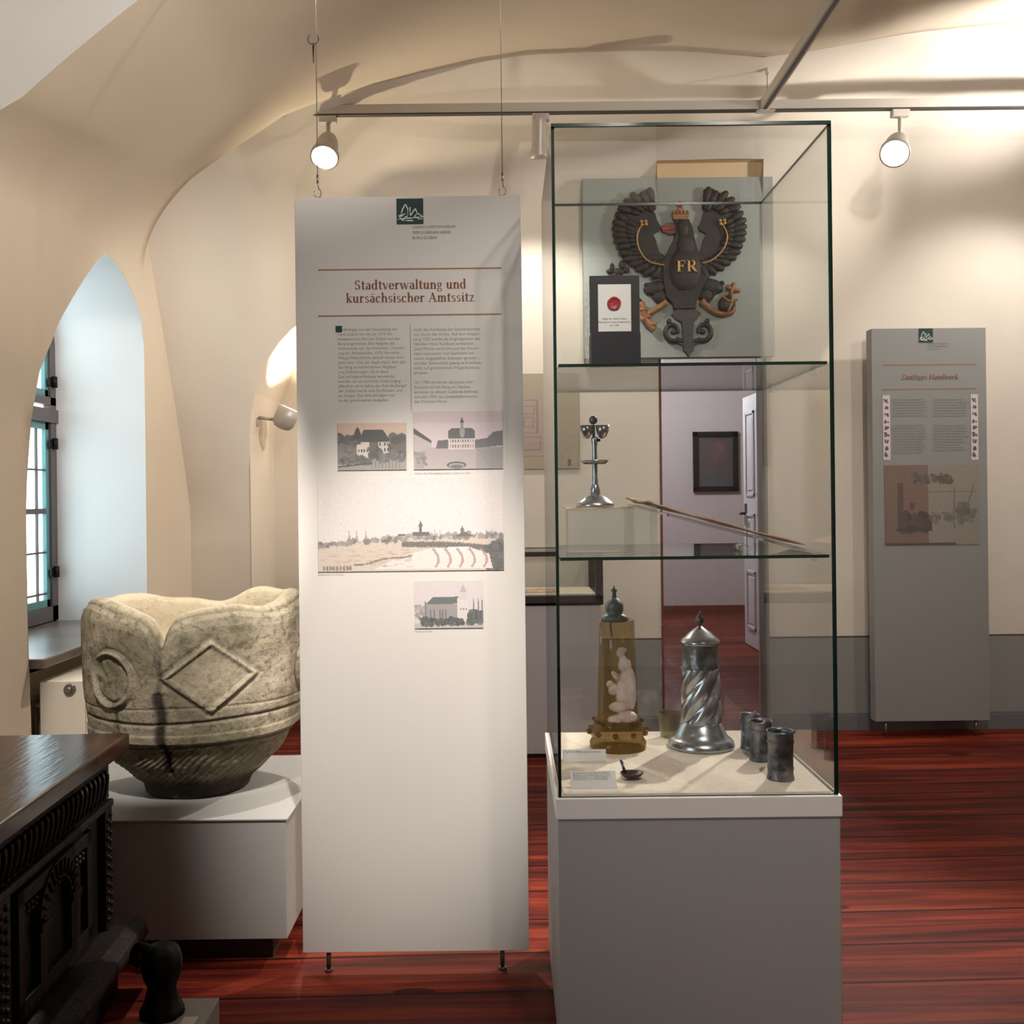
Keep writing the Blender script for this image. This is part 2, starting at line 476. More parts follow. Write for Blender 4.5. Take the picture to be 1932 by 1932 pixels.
# ================================================================== ROOM
YW = 5.32      # back wall
YE = 4.66      # rear edge of the wide vault band
YC = 3.01      # front face of the band
XL = -1.65     # left wall
XR = 3.9
_e1 = [(275, 410), (350, 345), (400, 308), (450, 275), (500, 242), (540, 216), (600, 193), (700, 160), (800, 137), (900, 117), (1000, 104), (1200, 97),
       (1300, 98), (1440, 108), (1520, 98), (1620, 80), (1720, 62), (1932, 40)]
_pe = [P(u, v, YE) for u, v in _e1]
_ex = np.array([p.x for p in _pe] + [XR + 0.3]); _ez = np.array([p.z for p in _pe] + [3.42])
def zE(x): return float(np.interp(x, _ex, _ez))
def zC(x):
    return zE(x) - 0.20 - 0.10 * math.exp(-((x + 1.65) / 0.5) ** 2)
def vault_z(x, Y):
    t = (Y - YC) / (YE - YC)
    return lerp(zC(x), zE(x), t)
ZSPR = 2.28
def vault_profile(Y, n=14):
    """from the vertical left wall over into the vault"""
    xm = -1.42; zm = vault_z(xm, Y)
    z0 = min(ZSPR, zm - 0.25)
    out = []
    for k in range(n + 1):
        t = k / n
        p = (1 - t) ** 2 * Vector((XL, z0)) + 2 * t * (1 - t) * Vector((XL, lerp(z0, zm, 0.52))) + t * t * Vector((xm, zm))
        out.append((p.x, p.y))
    x = xm
    while x < XR + 0.2:
        x += 0.06; out.append((x, vault_z(x, Y)))
    return out

# ceiling: the wide vault band
mb = MB(); rows = []
ny = 26
for j in range(ny + 1):
    Y = lerp(YC, YE, j / ny)
    rows.append([(x, Y, z) for x, z in vault_profile(Y)])
# rear edge of the band is a real edge; a short upstand closes it
rows.append([(x, YE + 0.02, z + 0.25) for x, z in vault_profile(YE)])
mb.rings(rows, closed=False)
struct('ceiling', mb, 'vault')

# left wall with the window niche
NICHE = [(3.54, 0.0), (3.50, 0.8), (3.495, 1.10), (3.50, 1.27), (3.515, 1.38), (3.545, 1.53), (3.61, 1.70), (3.69, 1.80), (3.79, 1.92), (3.96, 2.075), (4.12, 2.205),
         (4.215, 2.265), (4.35, 2.245), (4.46, 2.20), (4.57, 2.12), (4.63, 2.05), (4.655, 1.95), (4.66, 1.6), (4.66, 0.0)]
mb = MB()
out = [(2.2, 0.0), (3.54 - 1e-3, 0.0)] + NICHE + [(5.50, 0.0), (5.50, ZSPR), (3.6, ZSPR), (2.2, ZSPR)]
# niche is cut from the floor up, so its outline is part of the border
out = [(2.2, 0.0)] + NICHE + [(5.50, 0.0), (5.50, ZSPR), (2.2, ZSPR)]
sheet(mb, out, [], 0.12, lambda y, z: (XL, y, z), False)
# wall behind the vault band rises on
strip(mb, [(XL, YE, ZSPR), (XL, 5.5, ZSPR)], [(XL, YE, 2.9), (XL, 5.5, 2.9)], closed=False)
struct('wall_left', mb, 'plaster')
# niche reveals (white limewash) down to the sill, parapet below
mb = MB(); DN = -2.075
up = [(y, z) for y, z in NICHE if z > 0.68]
up = [(3.50, 0.66)] + up + [(4.66, 0.66)]
up2 = [tuple(p) for p in spline([(y, z, 0) for y, z in up[1:-2]], 4)]
up2 = [up[0]] + [(p[0], p[1]) for p in up2] + up[-2:]
strip(mb, [(XL + 0.001, y, z) for y, z in up2], [(DN, y, z) for y, z in up2], closed=False, smooth=True)
struct('wall_left_niche', mb, 'white_plaster')
mb = MB()
mb.box((-1.80, 3.4, 0), (-1.72, 4.75, 0.66))
strip(mb, [(XL, 3.54, 0), (XL, 3.50, 0.66)], [(-1.75, 3.54, 0), (-1.75, 3.50, 0.66)], closed=False)
strip(mb, [(XL, 4.66, 0), (XL, 4.66, 0.66)], [(-1.75, 4.66, 0), (-1.75, 4.66, 0.66)], closed=False)
struct('wall_parapet', mb, 'plaster')

# back wall, leaning forward into the vault; niche at the left, doorway and shallow recess
def back_y(x, z):
    t = sstep(XL, -0.5, x)
    zs = lerp(1.15, 2.72, t); dp = YW - YE; pw = lerp(1.15, 2.3, t)
    ze = zE(max(x, XL)) if x > XL else zE(XL)
    if z <= zs: return YW
    k = min(1.15, (z - zs) / max(0.05, ze - zs))
    return YW - dp * k ** pw
XN0, XN1 = -1.335, -0.145
def arch(x0, x1, z0, zs, rise, n=24):
    c = (x0 + x1) / 2; h = (x1 - x0) / 2
    return [(x0, z0)] + [(c - h * math.cos(PI * k / n), zs + rise * math.sin(PI * k / n)) for k in range(n + 1)] + [(x1, z0)]
DX0, DX1, DZ = 0.812, 1.352, 2.03
rx0 = P(1237, 500, YW).x; rx1 = P(1434, 500, YW).x
out = [(XR, 0.0)] + [(XR, zE(XR))]
x = XR
while x > XL:
    out.append((x, zE(x))); x -= 0.06
out += [(XL, zE(XL)), (-1.95, zE(XL) - 0.2), (-1.95, 0.0)]
out += arch(XN0, XN1, 0.0, 1.48, 0.80)
out += [(DX0, 0.0), (DX0, DZ), (DX1, DZ), (DX1, 0.0)]
o2 = []
for p in out:
    if not o2 or (abs(p[0] - o2[-1][0]) + abs(p[1] - o2[-1][1])) > 1e-4: o2.append(p)
recess = [(rx0, 2.2), (rx1, 2.2), (rx1, 2.955), (rx0, 2.955)]
mb = MB()
sheet(mb, o2, [recess], 0.085, lambda x, z: (x, back_y(x, z), z), True)
struct('wall_back', mb, 'wall_back')
mb = MB()
strip(mb, [(x, back_y(x, z), z) for x, z in recess], [(x, back_y(x, z) + 0.05, z) for x, z in recess])
q = [mb.v((x, back_y(x, z) + 0.05, z)) for x, z in recess]; mb.f(q)
struct('wall_back_recess', mb, mat('recess_plaster', srgb(216, 192, 158), 0.9, spec=0.1))
# niche in the back wall: reveals, curved head and its own back
mb = MB(); ar = arch(XN0, XN1, 0.0, 1.48, 0.80)
strip(mb, [(x, back_y(x, z), z) for x, z in ar], [(x, 5.86, z) for x, z in ar], closed=False, smooth=False)
q = [mb.v((x, 5.86, z)) for x, z in ar]; mb.f(q)
struct('wall_back_niche', mb, 'wall_back')

# room shell around and behind the camera
mb = MB()
mb.box((XL - 0.6, -3.0, -0.1), (XR + 0.2, 12.0, 0.0))
struct('floor', mb, 'floor')
mb = MB()
# face of the band towards the camera
ap = vault_profile(YC)
strip(mb, [(x, YC, z) for x, z in ap], [(x, YC, 3.7) for x, z in ap], closed=False)
struct('wall_arch', mb, 'white_plaster')
mb = MB(); mb.box((XL - 0.3, -3.0, 3.6), (XR + 0.2, YC, 3.7))
struct('ceiling_front', mb, 'vault')
mb = MB()
sheet(mb, [(-3.0, 0.0), (YC, 0.0), (YC, 3.65), (-3.0, 3.65)], [[(-0.1, 0.8), (1.1, 0.8), (1.1, 2.4), (-0.1, 2.4)]], 0.5, lambda y, z: (XL - 0.001 if y > 2.3 else XL, y, z), False)
strip(mb, [(XL, -0.1, 0.8), (XL, 1.1, 0.8), (XL, 1.1, 2.4), (XL, -0.1, 2.4)], [(-2.0, -0.1, 0.8), (-2.0, 1.1, 0.8), (-2.0, 1.1, 2.4), (-2.0, -0.1, 2.4)])
struct('wall_left_front', mb, 'plaster')
mb = MB(); mb.box((XL - 0.6, -3.1, 0), (XR + 0.2, -3.0, 3.65)); struct('wall_front', mb, 'plaster')
mb = MB(); mb.box((XR, -3.0, 0), (XR + 0.1, 5.5, 3.65)); struct('wall_right', mb, 'plaster')
# grey baseboard of the back wall
for a, b in ((XL + 0.01, XN0), (XN1, DX0 - 0.03), (DX1 + 0.03, XR)):
    mb = MB(); mb.box((a, YW - 0.022, 0.0), (b, YW + 0.01, 0.075)); mb.box((a, YW - 0.012, 0.075), (b, YW + 0.01, 0.088))
    struct('baseboard_back', mb, mat('baseboard_grey', srgb(112, 116, 120), 0.4))

# doorway lining
mb = MB()
mb.box((DX1 - 0.005, YW - 0.015, 0), (DX1 + 0.012, YW + 0.12, DZ)); mb.box((DX0 - 0.01, YW - 0.004, DZ), (DX1 + 0.01, YW + 0.12, DZ + 0.03))
struct('trim_1', mb, 'doorframe')
mb = MB(); mb.box((DX0 - 0.008, YW - 0.006, 0.0), (DX0 + 0.004, YW + 0.10, DZ))
struct('trim_2', mb, 'redpaint')
# next room
YF = 10.7
mb = MB(); mb.box((-0.5, YF, 0), (3.4, YF + 0.1, 3.0)); struct('wall_far', mb, 'farwall')
mb = MB(); mb.box((3.3, YW + 0.12, 0), (3.4, YF, 3.0)); struct('wall_far_right', mb, 'farwall')
mb = MB(); mb.box((-0.6, YW + 0.6, 0), (-0.5, YF, 3.0)); struct('wall_far_left', mb, 'farwall')
mb = MB(); mb.box((-0.6, YW + 0.6, 3.0), (3.4, YF + 0.1, 3.1)); mb.box((XN1 + 0.1, YW + 0.12, 3.0), (3.4, YW + 0.6, 3.1)); struct('ceiling_far', mb, 'farwall')
mb = MB(); mb.box((DX1, YW + 0.12, 0), (3.4, YW + 0.16, 3.0)); mb.box((-0.1, YW + 0.12, 0), (DX0 - 0.008, YW + 0.16, 3.0)); mb.box((DX0, YW + 0.12, DZ), (DX1, YW + 0.16, 3.0)); struct('wall_door_side', mb, 'farwall')
mb = MB(); mb.box((-0.5, YF - 0.02, 0), (3.3, YF, 0.075)); struct('baseboard_far', mb, 'redpaint')

# open white door leaf standing in the next room
dl = thing('door_leaf', 'white panelled door standing open beyond the doorway', 'door', (1.98, 7.6, 0))
mb = MB(); XD = 1.965
mb.box((XD, 7.55, 0.01), (XD + 0.04, 8.42, 2.03))
obj('panel_board', mb, 'doorwhite', dl)
for z0, z1 in ((0.15, 0.62), (0.78, 1.08), (1.22, 1.90)):
    for y0, y1 in ((7.66, 7.94), (8.04, 8.32)):
        mb = MB()
        for a, b in (((y0, z0), (y1, z0 + 0.02)), ((y0, z1 - 0.02), (y1, z1)), ((y0, z0), (y0 + 0.02, z1)), ((y1 - 0.02, z0), (y1, z1))):
            mb.box((XD - 0.010, a[0], a[1]), (XD, b[0], b[1]))
        mb.box((XD - 0.006, y0 + 0.05, z0 + 0.05), (XD, y1 - 0.05, z1 - 0.05))
        obj('door_moulding', mb, 'doorwhite', dl)
mb = MB(); mb.tube([(XD - 0.0, 8.34, 1.08), (XD - 0.05, 8.34, 1.08), (XD - 0.055, 8.24, 1.08)], 0.011); mb.box((XD - 0.008, 8.315, 0.98), (XD, 8.365, 1.16))
obj('handle', mb, 'raildark', dl)

# window
wd = thing('window_1', None, None, (-2.1, 4.08, 0.70)); del_keys = [k for k in ('label', 'category') if k in wd]
wd['kind'] = 'structure'
WX = -2.056
FD, SD = 0.034, 0.018
mb = MB()
mb.box((WX - FD, 4.605, 0.70), (WX, 4.66, 2.35)); mb.box((WX - FD, 3.50, 0.70), (WX, 3.555, 2.35))
mb.box((WX - FD, 3.50, 0.70), (WX, 4.66, 0.765)); mb.box((WX - FD, 3.50, 2.28), (WX, 4.66, 2.35))
mb.box((WX - FD, 3.50, 1.595), (WX + 0.01, 4.66, 1.655)); mb.box((WX - FD - 0.004, 3.50, 1.675), (WX, 4.66, 1.71))
mb.box((WX - FD, 4.05, 0.70), (WX + 0.012, 4.11, 2.35))
obj('frame', mb, 'framewood', wd)
for y0, y1 in ((3.555, 4.05), (4.11, 4.605)):
    for z0, z1 in ((0.765, 1.595), (1.71, 2.28)):
        mb = MB(); a_, b_ = WX - 0.012 - SD, WX - 0.012
        mb.box((a_, y1 - 0.03, z0), (b_, y1, z1)); mb.box((a_, y0, z0), (b_, y0 + 0.03, z1))
        mb.box((a_, y0, z0), (b_, y1, z0 + 0.032)); mb.box((a_, y0, z1 - 0.032), (b_, y1, z1))
        s = obj('sash', mb, 'teal', wd)
        mb = MB()
        for yb in (y1 - 0.105, (y0 + y1) / 2 - 0.05):
            mb.box((a_ + 0.004, yb - 0.005, z0), (b_ - 0.004, yb + 0.005, z1))
        zz = z0 + 0.06 if z0 < 1 else z0 + 0.2
        while zz < z1 - 0.05:
            hw = 0.012 if abs(zz - (z0 + 0.43)) < 0.05 else 0.004
            mb.box((a_ + 0.002, y0, zz - hw), (b_ - 0.002, y1, zz + hw)); zz += 0.185 if z0 < 1 else 0.2
        obj('glazing_bars', mb, 'framewood', s)
        mb = MB(); mb.box((a_ + 0.007, y0, z0), (a_ + 0.010, y1, z1)); obj('pane', mb, 'pane', s)
for z in (0.92, 1.50, 1.78):
    mb = MB(); mb.cyl((WX + 0.012, 4.62, z - 0.025), (WX + 0.012, 4.62, z + 0.025), 0.012, seg=10); mb.box((WX, 4.58, z - 0.018), (WX + 0.006, 4.64, z + 0.018))
    obj('hinge', mb, 'blackwood', wd)
mb = MB(); mb.box((WX - 0.07, 3.3, 0.0), (WX - 0.06, 4.9, 0.70)); mb.box((-2.09, 3.3, 0.62), (-1.72, 4.8, 0.655)); struct('wall_parapet_outer', mb, 'plaster')
mb = MB()
mb.box((-2.092, 3.505, 0.66), (-1.60, 4.655, 0.695))
sl = struct('window_sill', mb, 'sill', bevel=0.006)
# outside wall around the window so only the opening lets the sky in
mb = MB(); mb.box((-2.097, 2.9, 0), (-2.092, 3.52, 2.9)); mb.box((-2.097, 4.64, 0), (-2.092, 5.5, 2.9)); mb.box((-2.097, 2.9, 2.33), (-2.092, 5.5, 2.9)); mb.box((-2.097, 2.9, 0), (-2.092, 5.5, 0.72))
mb.box((-2.097, 2.9, 2.9), (XL, 5.6, 2.95)); mb.box((-2.097, 2.89, 0), (XL, 2.9, 2.95)); mb.box((-2.097, 5.5, 0), (XL - 0.02, 5.51, 2.95))
struct('wall_outer', mb, 'plaster')
mb = MB(); mb.box((XL - 0.3, YC, 3.6), (XR + 0.2, 6.1, 3.7)); mb.box((XL - 0.3, 5.95, 0), (0.3, 6.0, 3.6)); mb.box((XL - 0.3, YW + 0.02, DZ + 0.9), (XR + 0.2, YW + 0.6, 3.6)); mb.box((XR, 5.4, 0), (XR + 0.2, 6.1, 3.7)); mb.box((XL - 0.32, 2.9, 2.9), (XL - 0.3, 6.0, 3.7))
struct('wall_core', mb, 'plaster')
# ================================================================== PRINTING
# serif letters drawn as filled strokes (em units, baseline 0)
XH, AS, CP, DS = 0.46, 0.72, 0.68, -0.22
SW, TW, SH = 0.116, 0.042, 0.036
def g_r(x0, y0, x1, y1): return [[(x0, y0), (x1, y0), (x1, y1), (x0, y1)]]
def g_l(x0, y0, x1, y1, wd):
    d = Vector((x1 - x0, y1 - y0)).normalized(); n = Vector((-d.y, d.x)) * wd / 2
    return [[(x0 + n.x, y0 + n.y), (x0 - n.x, y0 - n.y), (x1 - n.x, y1 - n.y), (x1 + n.x, y1 + n.y)]]
def g_a(cx, cy, rx, ry, a0, a1, thick=SW, thin=TW, n=14):
    out = []; pr = None
    for k in range(n + 1):
        a = math.radians(lerp(a0, a1, k / n)); c, s = math.cos(a), math.sin(a)
        wd = lerp(thin, thick, abs(c) ** 1.3) / 2
        p = Vector((cx + rx * c, cy + ry * s)); nn = Vector((c / rx, s / ry)).normalized()
        cur = (p + nn * wd, p - nn * wd)
        if pr: out.append([tuple(pr[0]), tuple(pr[1]), tuple(cur[1]), tuple(cur[0])])
        pr = cur
    return out
def g_s(x, y0, y1, bot=True, top=True, both=False, wd=SW):
    o = g_r(x, y0, x + wd, y1)
    if bot: o += g_r(x - 0.05, y0, x + wd + 0.05, y0 + SH)
    if top: o += [[(x - 0.055, y1 - 0.05), (x, y1 - SH - 0.03), (x + 0.02, y1), (x - 0.0, y1)]]
    if both: o += g_r(x - 0.05, y1 - SH, x + wd + 0.05, y1)
    return o
def glyph(c):
    b = None
    if c in 'äöü':
        p, wd = glyph({'ä': 'a', 'ö': 'o', 'ü': 'u'}[c])
        return p + g_r(0.13, 0.56, 0.20, 0.63) + g_r(0.27, 0.56, 0.34, 0.63), wd
    if c == 'i': return g_s(0.07, 0, XH) + g_r(0.075, 0.56, 0.165, 0.65), 0.25
    if c == 'l': return g_s(0.07, 0, AS), 0.25
    if c == 'n': return g_s(0.07, 0, XH) + g_a(0.27, 0.30, 0.105, 0.14, 170, 0) + g_s(0.326, 0, 0.31, top=False), 0.50
    if c == 'm': return g_s(0.07, 0, XH) + g_a(0.25, 0.30, 0.095, 0.14, 170, 0) + g_s(0.296, 0, 0.31, top=False) + g_a(0.47, 0.30, 0.095, 0.14, 170, 0) + g_s(0.516, 0, 0.31, top=False), 0.70
    if c == 'h': return g_s(0.07, 0, AS) + g_a(0.27, 0.30, 0.105, 0.14, 170, 0) + g_s(0.326, 0, 0.31, top=False), 0.50
    if c == 'u': return g_s(0.07, 0.13, XH, bot=False) + g_a(0.23, 0.14, 0.105, 0.12, 180, 350) + g_s(0.31, 0, XH), 0.50
    if c == 'r': return g_s(0.07, 0, XH) + g_a(0.26, 0.28, 0.11, 0.15, 170, 60) + g_r(0.26, 0.36, 0.35, 0.45), 0.38
    if c == 't': return g_s(0.09, 0.10, 0.60, bot=False, top=False) + g_a(0.21, 0.12, 0.075, 0.10, 190, 320) + g_r(0.02, XH - 0.045, 0.30, XH), 0.32
    if c == 'f': return g_s(0.09, 0, 0.58, top=False) + g_a(0.235, 0.58, 0.10, 0.12, 180, 50) + g_r(0.02, XH - 0.045, 0.28, XH), 0.30
    if c == 'd': return g_a(0.22, 0.225, 0.135, 0.215, 60, 300) + g_s(0.30, 0, AS), 0.49
    if c == 'b': return g_a(0.24, 0.225, 0.135, 0.215, -120, 120) + g_s(0.06, 0, AS, bot=False), 0.45
    if c == 'a': return g_s(0.26, 0.02, 0.32, bot=False, top=False) + g_a(0.20, 0.32, 0.11, 0.12, 0, 150) + g_a(0.185, 0.13, 0.095, 0.115, 60, 330) + g_r(0.33, 0.0, 0.42, SH), 0.43
    if c == 'e': return g_a(0.22, 0.225, 0.145, 0.215, 0, 325) + g_r(0.08, 0.215, 0.40, 0.255), 0.43
    if c == 'c': return g_a(0.22, 0.225, 0.145, 0.215, 50, 315) + g_r(0.27, 0.33, 0.36, 0.41), 0.41
    if c == 'o': return g_a(0.23, 0.225, 0.15, 0.215, 0, 360), 0.46
    if c == 's': return g_a(0.19, 0.335, 0.10, 0.105, 30, 270, 0.075) + g_a(0.19, 0.125, 0.105, 0.11, 90, -150, 0.08), 0.37
    if c == 'v': return g_l(0.07, XH, 0.235, 0.0, 0.10) + g_l(0.39, XH, 0.235, 0.0, 0.04) + g_r(0.0, XH - SH, 0.17, XH) + g_r(0.32, XH - SH, 0.45, XH), 0.45
    if c == 'w': return g_l(0.07, XH, 0.21, 0.0, 0.10) + g_l(0.34, XH, 0.21, 0.0, 0.04) + g_l(0.33, XH, 0.48, 0.0, 0.10) + g_l(0.62, XH, 0.48, 0.0, 0.04) + g_r(0.0, XH - SH, 0.17, XH) + g_r(0.55, XH - SH, 0.68, XH), 0.68
    if c == 'g': return g_a(0.20, 0.30, 0.11, 0.14, 0, 360, 0.08) + g_a(0.21, -0.07, 0.15, 0.11, 0, 360, 0.06) + g_l(0.13, 0.17, 0.12, 0.04, 0.04) + g_r(0.3, 0.40, 0.40, 0.44), 0.43
    if c == 'k': return g_s(0.07, 0, AS) + g_l(0.16, 0.20, 0.36, 0.44, 0.04) + g_l(0.22, 0.27, 0.40, 0.02, 0.10) + g_r(0.30, 0, 0.48, SH) + g_r(0.28, XH - SH, 0.44, XH), 0.48
    if c == 'z': return g_r(0.05, XH - 0.045, 0.36, XH) + g_r(0.04, 0, 0.37, 0.045) + g_l(0.31, XH - 0.02, 0.10, 0.02, 0.085) + g_r(0.05, 0.36, 0.08, XH) + g_r(0.34, 0, 0.37, 0.11), 0.41
    if c == 'S': return g_a(0.25, 0.50, 0.14, 0.155, 25, 270, 0.09) + g_a(0.25, 0.185, 0.15, 0.165, 90, -155, 0.10) + g_r(0.37, 0.48, 0.40, 0.67) + g_r(0.09, 0.01, 0.12, 0.2), 0.50
    if c == 'A': return g_l(0.33, CP, 0.10, 0.0, 0.04) + g_l(0.31, CP, 0.54, 0.0, 0.11) + g_r(0.18, 0.21, 0.46, 0.25) + g_r(0.0, 0, 0.19, SH) + g_r(0.43, 0, 0.66, SH), 0.66
    if c == 'H': return g_s(0.08, 0, CP, top=False, both=True) + g_s(0.50, 0, CP, top=False, both=True) + g_r(0.1, 0.33, 0.55, 0.37), 0.70
    if c == 'Z': return g_r(0.05, CP - 0.045, 0.52, CP) + g_r(0.04, 0, 0.54, 0.045) + g_l(0.46, CP - 0.02, 0.12, 0.02, 0.10) + g_r(0.05, 0.52, 0.085, CP) + g_r(0.505, 0, 0.54, 0.16), 0.58
    if c == 'F': return g_s(0.08, 0, CP, top=False, both=True, wd=0.12) + g_r(0.08, CP - 0.05, 0.48, CP) + g_r(0.2, 0.34, 0.38, 0.39) + g_r(0.44, 0.50, 0.48, CP) + g_r(0.35, 0.27, 0.38, 0.46), 0.54
    if c == 'R': return g_s(0.08, 0, CP, top=False, both=True, wd=0.12) + g_a(0.28, 0.51, 0.15, 0.15, -95, 95, 0.11) + g_l(0.28, 0.36, 0.50, 0.02, 0.12) + g_r(0.42, 0, 0.60, SH) + g_r(0.15, CP - 0.04, 0.3, CP) + g_r(0.15, 0.34, 0.3, 0.38), 0.62
    return [], 0.24
def word(s, slant=0.0):
    polys = []; x = 0
    for c in s:
        g, wd = glyph(c)
        polys += [[(px + x + slant * py, py) for px, py in q] for q in g]; x += wd
    return polys, x
def serif_text(mb, s, cx, z, width, y, slant=0.0, size=None, depth=0.0006):
    polys, L_ = word(s, slant); k = width / L_ if size is None else size
    for i, q in enumerate(polys):
        mb.f([mb.v((cx - L_ * k / 2 + a * k, y - depth - (i % 7) * 0.00001, z + b * k)) for a, b in q])

def plain_text(name, lines, x, z, size, y, material, parent, lead=1.25, width=None, align='LEFT'):
    cu = bpy.data.curves.new(name, 'FONT'); cu.body = '\n'.join(lines); cu.size = size; cu.space_line = lead; cu.align_x = align
    cu.resolution_u = 2
    to = bpy.data.objects.new(name + '_tmp', cu); COL.objects.link(to)
    bpy.context.view_layer.update()
    me = bpy.data.meshes.new_from_object(to.evaluated_get(bpy.context.evaluated_depsgraph_get()))
    xs = [v.co.x for v in me.vertices]; k = 1.0
    if width and align == 'LEFT': k = width / (max(xs) - min(xs))
    me.transform(Matrix(((k, 0, 0, x), (0, 0, -1, y), (0, 1, 0, z), (0, 0, 0, 1))))
    me.transform(XF[parent.name].inverted())
    COL.objects.unlink(to); bpy.data.objects.remove(to)
    o = bpy.data.objects.new(name, me); COL.objects.link(o); me.materials.clear(); me.materials.append(M_[material]); o.parent = parent
    XF[o.name] = XF[parent.name]
    return o

# pictures drawn on a small colour grid (linear colours per face)
class Cv:
    def __init__(self, w, h, bg):
        self.w, self.h = w, h; self.a = np.zeros((h, w, 3)); self.a[:] = srgb(*bg)[:3]
        self.X, self.Y = np.meshgrid((np.arange(w) + 0.5) / w, (np.arange(h) + 0.5) / h)
        self.rng = np.random.RandomState(3)
    def put(self, m, c, k=1.0):
        c = np.array(srgb(*c)[:3]); self.a[m] = self.a[m] * (1 - k) + c * k
    def poly(self, pts, c, k=1.0):
        r = np.zeros(self.X.shape, bool); n = len(pts); j = n - 1
        for i in range(n):
            xi, yi = pts[i]; xj, yj = pts[j]
            if yi != yj: r ^= ((yi > self.Y) != (yj > self.Y)) & (self.X < (xj - xi) * (self.Y - yi) / (yj - yi) + xi)
            j = i
        self.put(r, c, k)
    def rect(self, x0, y0, x1, y1, c, k=1.0): self.put((self.X >= x0) & (self.X < x1) & (self.Y >= y0) & (self.Y < y1), c, k)
    def ell(self, cx, cy, rx, ry, c, k=1.0): self.put(((self.X - cx) / rx) ** 2 + ((self.Y - cy) / ry) ** 2 < 1, c, k)
    def line(self, x0, y0, x1, y1, wd, c, k=1.0):
        ar = self.w / self.h
        dx, dy = (x1 - x0) * ar, y1 - y0; L2 = dx * dx + dy * dy + 1e-9
        px, py = (self.X - x0) * ar, self.Y - y0
        t = np.clip((px * dx + py * dy) / L2, 0, 1)
        self.put((px - t * dx) ** 2 + (py - t * dy) ** 2 < wd * wd, c, k)
    def bush(self, x0, x1, y0, y1, n, r, c, k=0.9):
        for _ in range(n):
            rr = r * self.rng.uniform(0.5, 1.2)
            j = self.rng.randint(-18, 18)
            self.ell(self.rng.uniform(x0, x1), self.rng.uniform(y0, y1), rr * self.h / self.w, rr, tuple(max(0, min(255, q + j)) for q in c), k)
    def grain(self, amt):
        s = self.rng.uniform(1 - amt, 1 + amt, self.a.shape[:2])[..., None]; self.a = np.clip(self.a * s, 0, 1); self.a = self.a * 0.84 + np.array(srgb(200, 188, 188)[:3]) * 0.10

def picture(name, cv, x0, z0, x1, z1, y, parent, thick=0.003, material='print', label=None):
    """x0,z0 top left; x1,z1 bottom right; front face at y"""
    w, h = cv.w, cv.h
    mb = MB(); bm = mb.bm
    G = [[bm.verts.new((lerp(x0, x1, i / w), y, lerp(z0, z1, j / h))) for i in range(w + 1)] for j in range(h + 1)]
    for j in range(h):
        for i in range(w):
            bm.faces.new((G[j + 1][i], G[j + 1][i + 1], G[j][i + 1], G[j][i]))
    n = w * h
    t = [bm.verts.new(p) for p in ((x0, y + thick, z1), (x1, y + thick, z1), (x1, y + thick, z0), (x0, y + thick, z0))]
    f = [G[h][0], G[h][w], G[0][w], G[0][0]]
    for a, b in ((0, 1), (1, 2), (2, 3), (3, 0)):
        # edge skirts use the corner vertices of a second outline
        va = bm.verts.new(f[a].co); vb = bm.verts.new(f[b].co)
        bm.faces.new((t[a], t[b], vb, va))
    me = bpy.data.meshes.new(name); bm.transform(XF[parent.name].inverted()); bm.to_mesh(me); bm.free()
    at = me.attributes.new('ink', 'FLOAT_COLOR', 'FACE')
    col = np.ones((len(me.polygons), 4), np.float32); col[:] = (0.16, 0.13, 0.12, 1)
    col[:n, :3] = cv.a.reshape(-1, 3)
    at.data.foreach_set('color', col.ravel())
    o = bpy.data.objects.new(name, me); COL.objects.link(o); me.materials.append(M_[material]); o.parent = parent
    XF[o.name] = XF[parent.name]
    if label: o['label'] = label
    return o

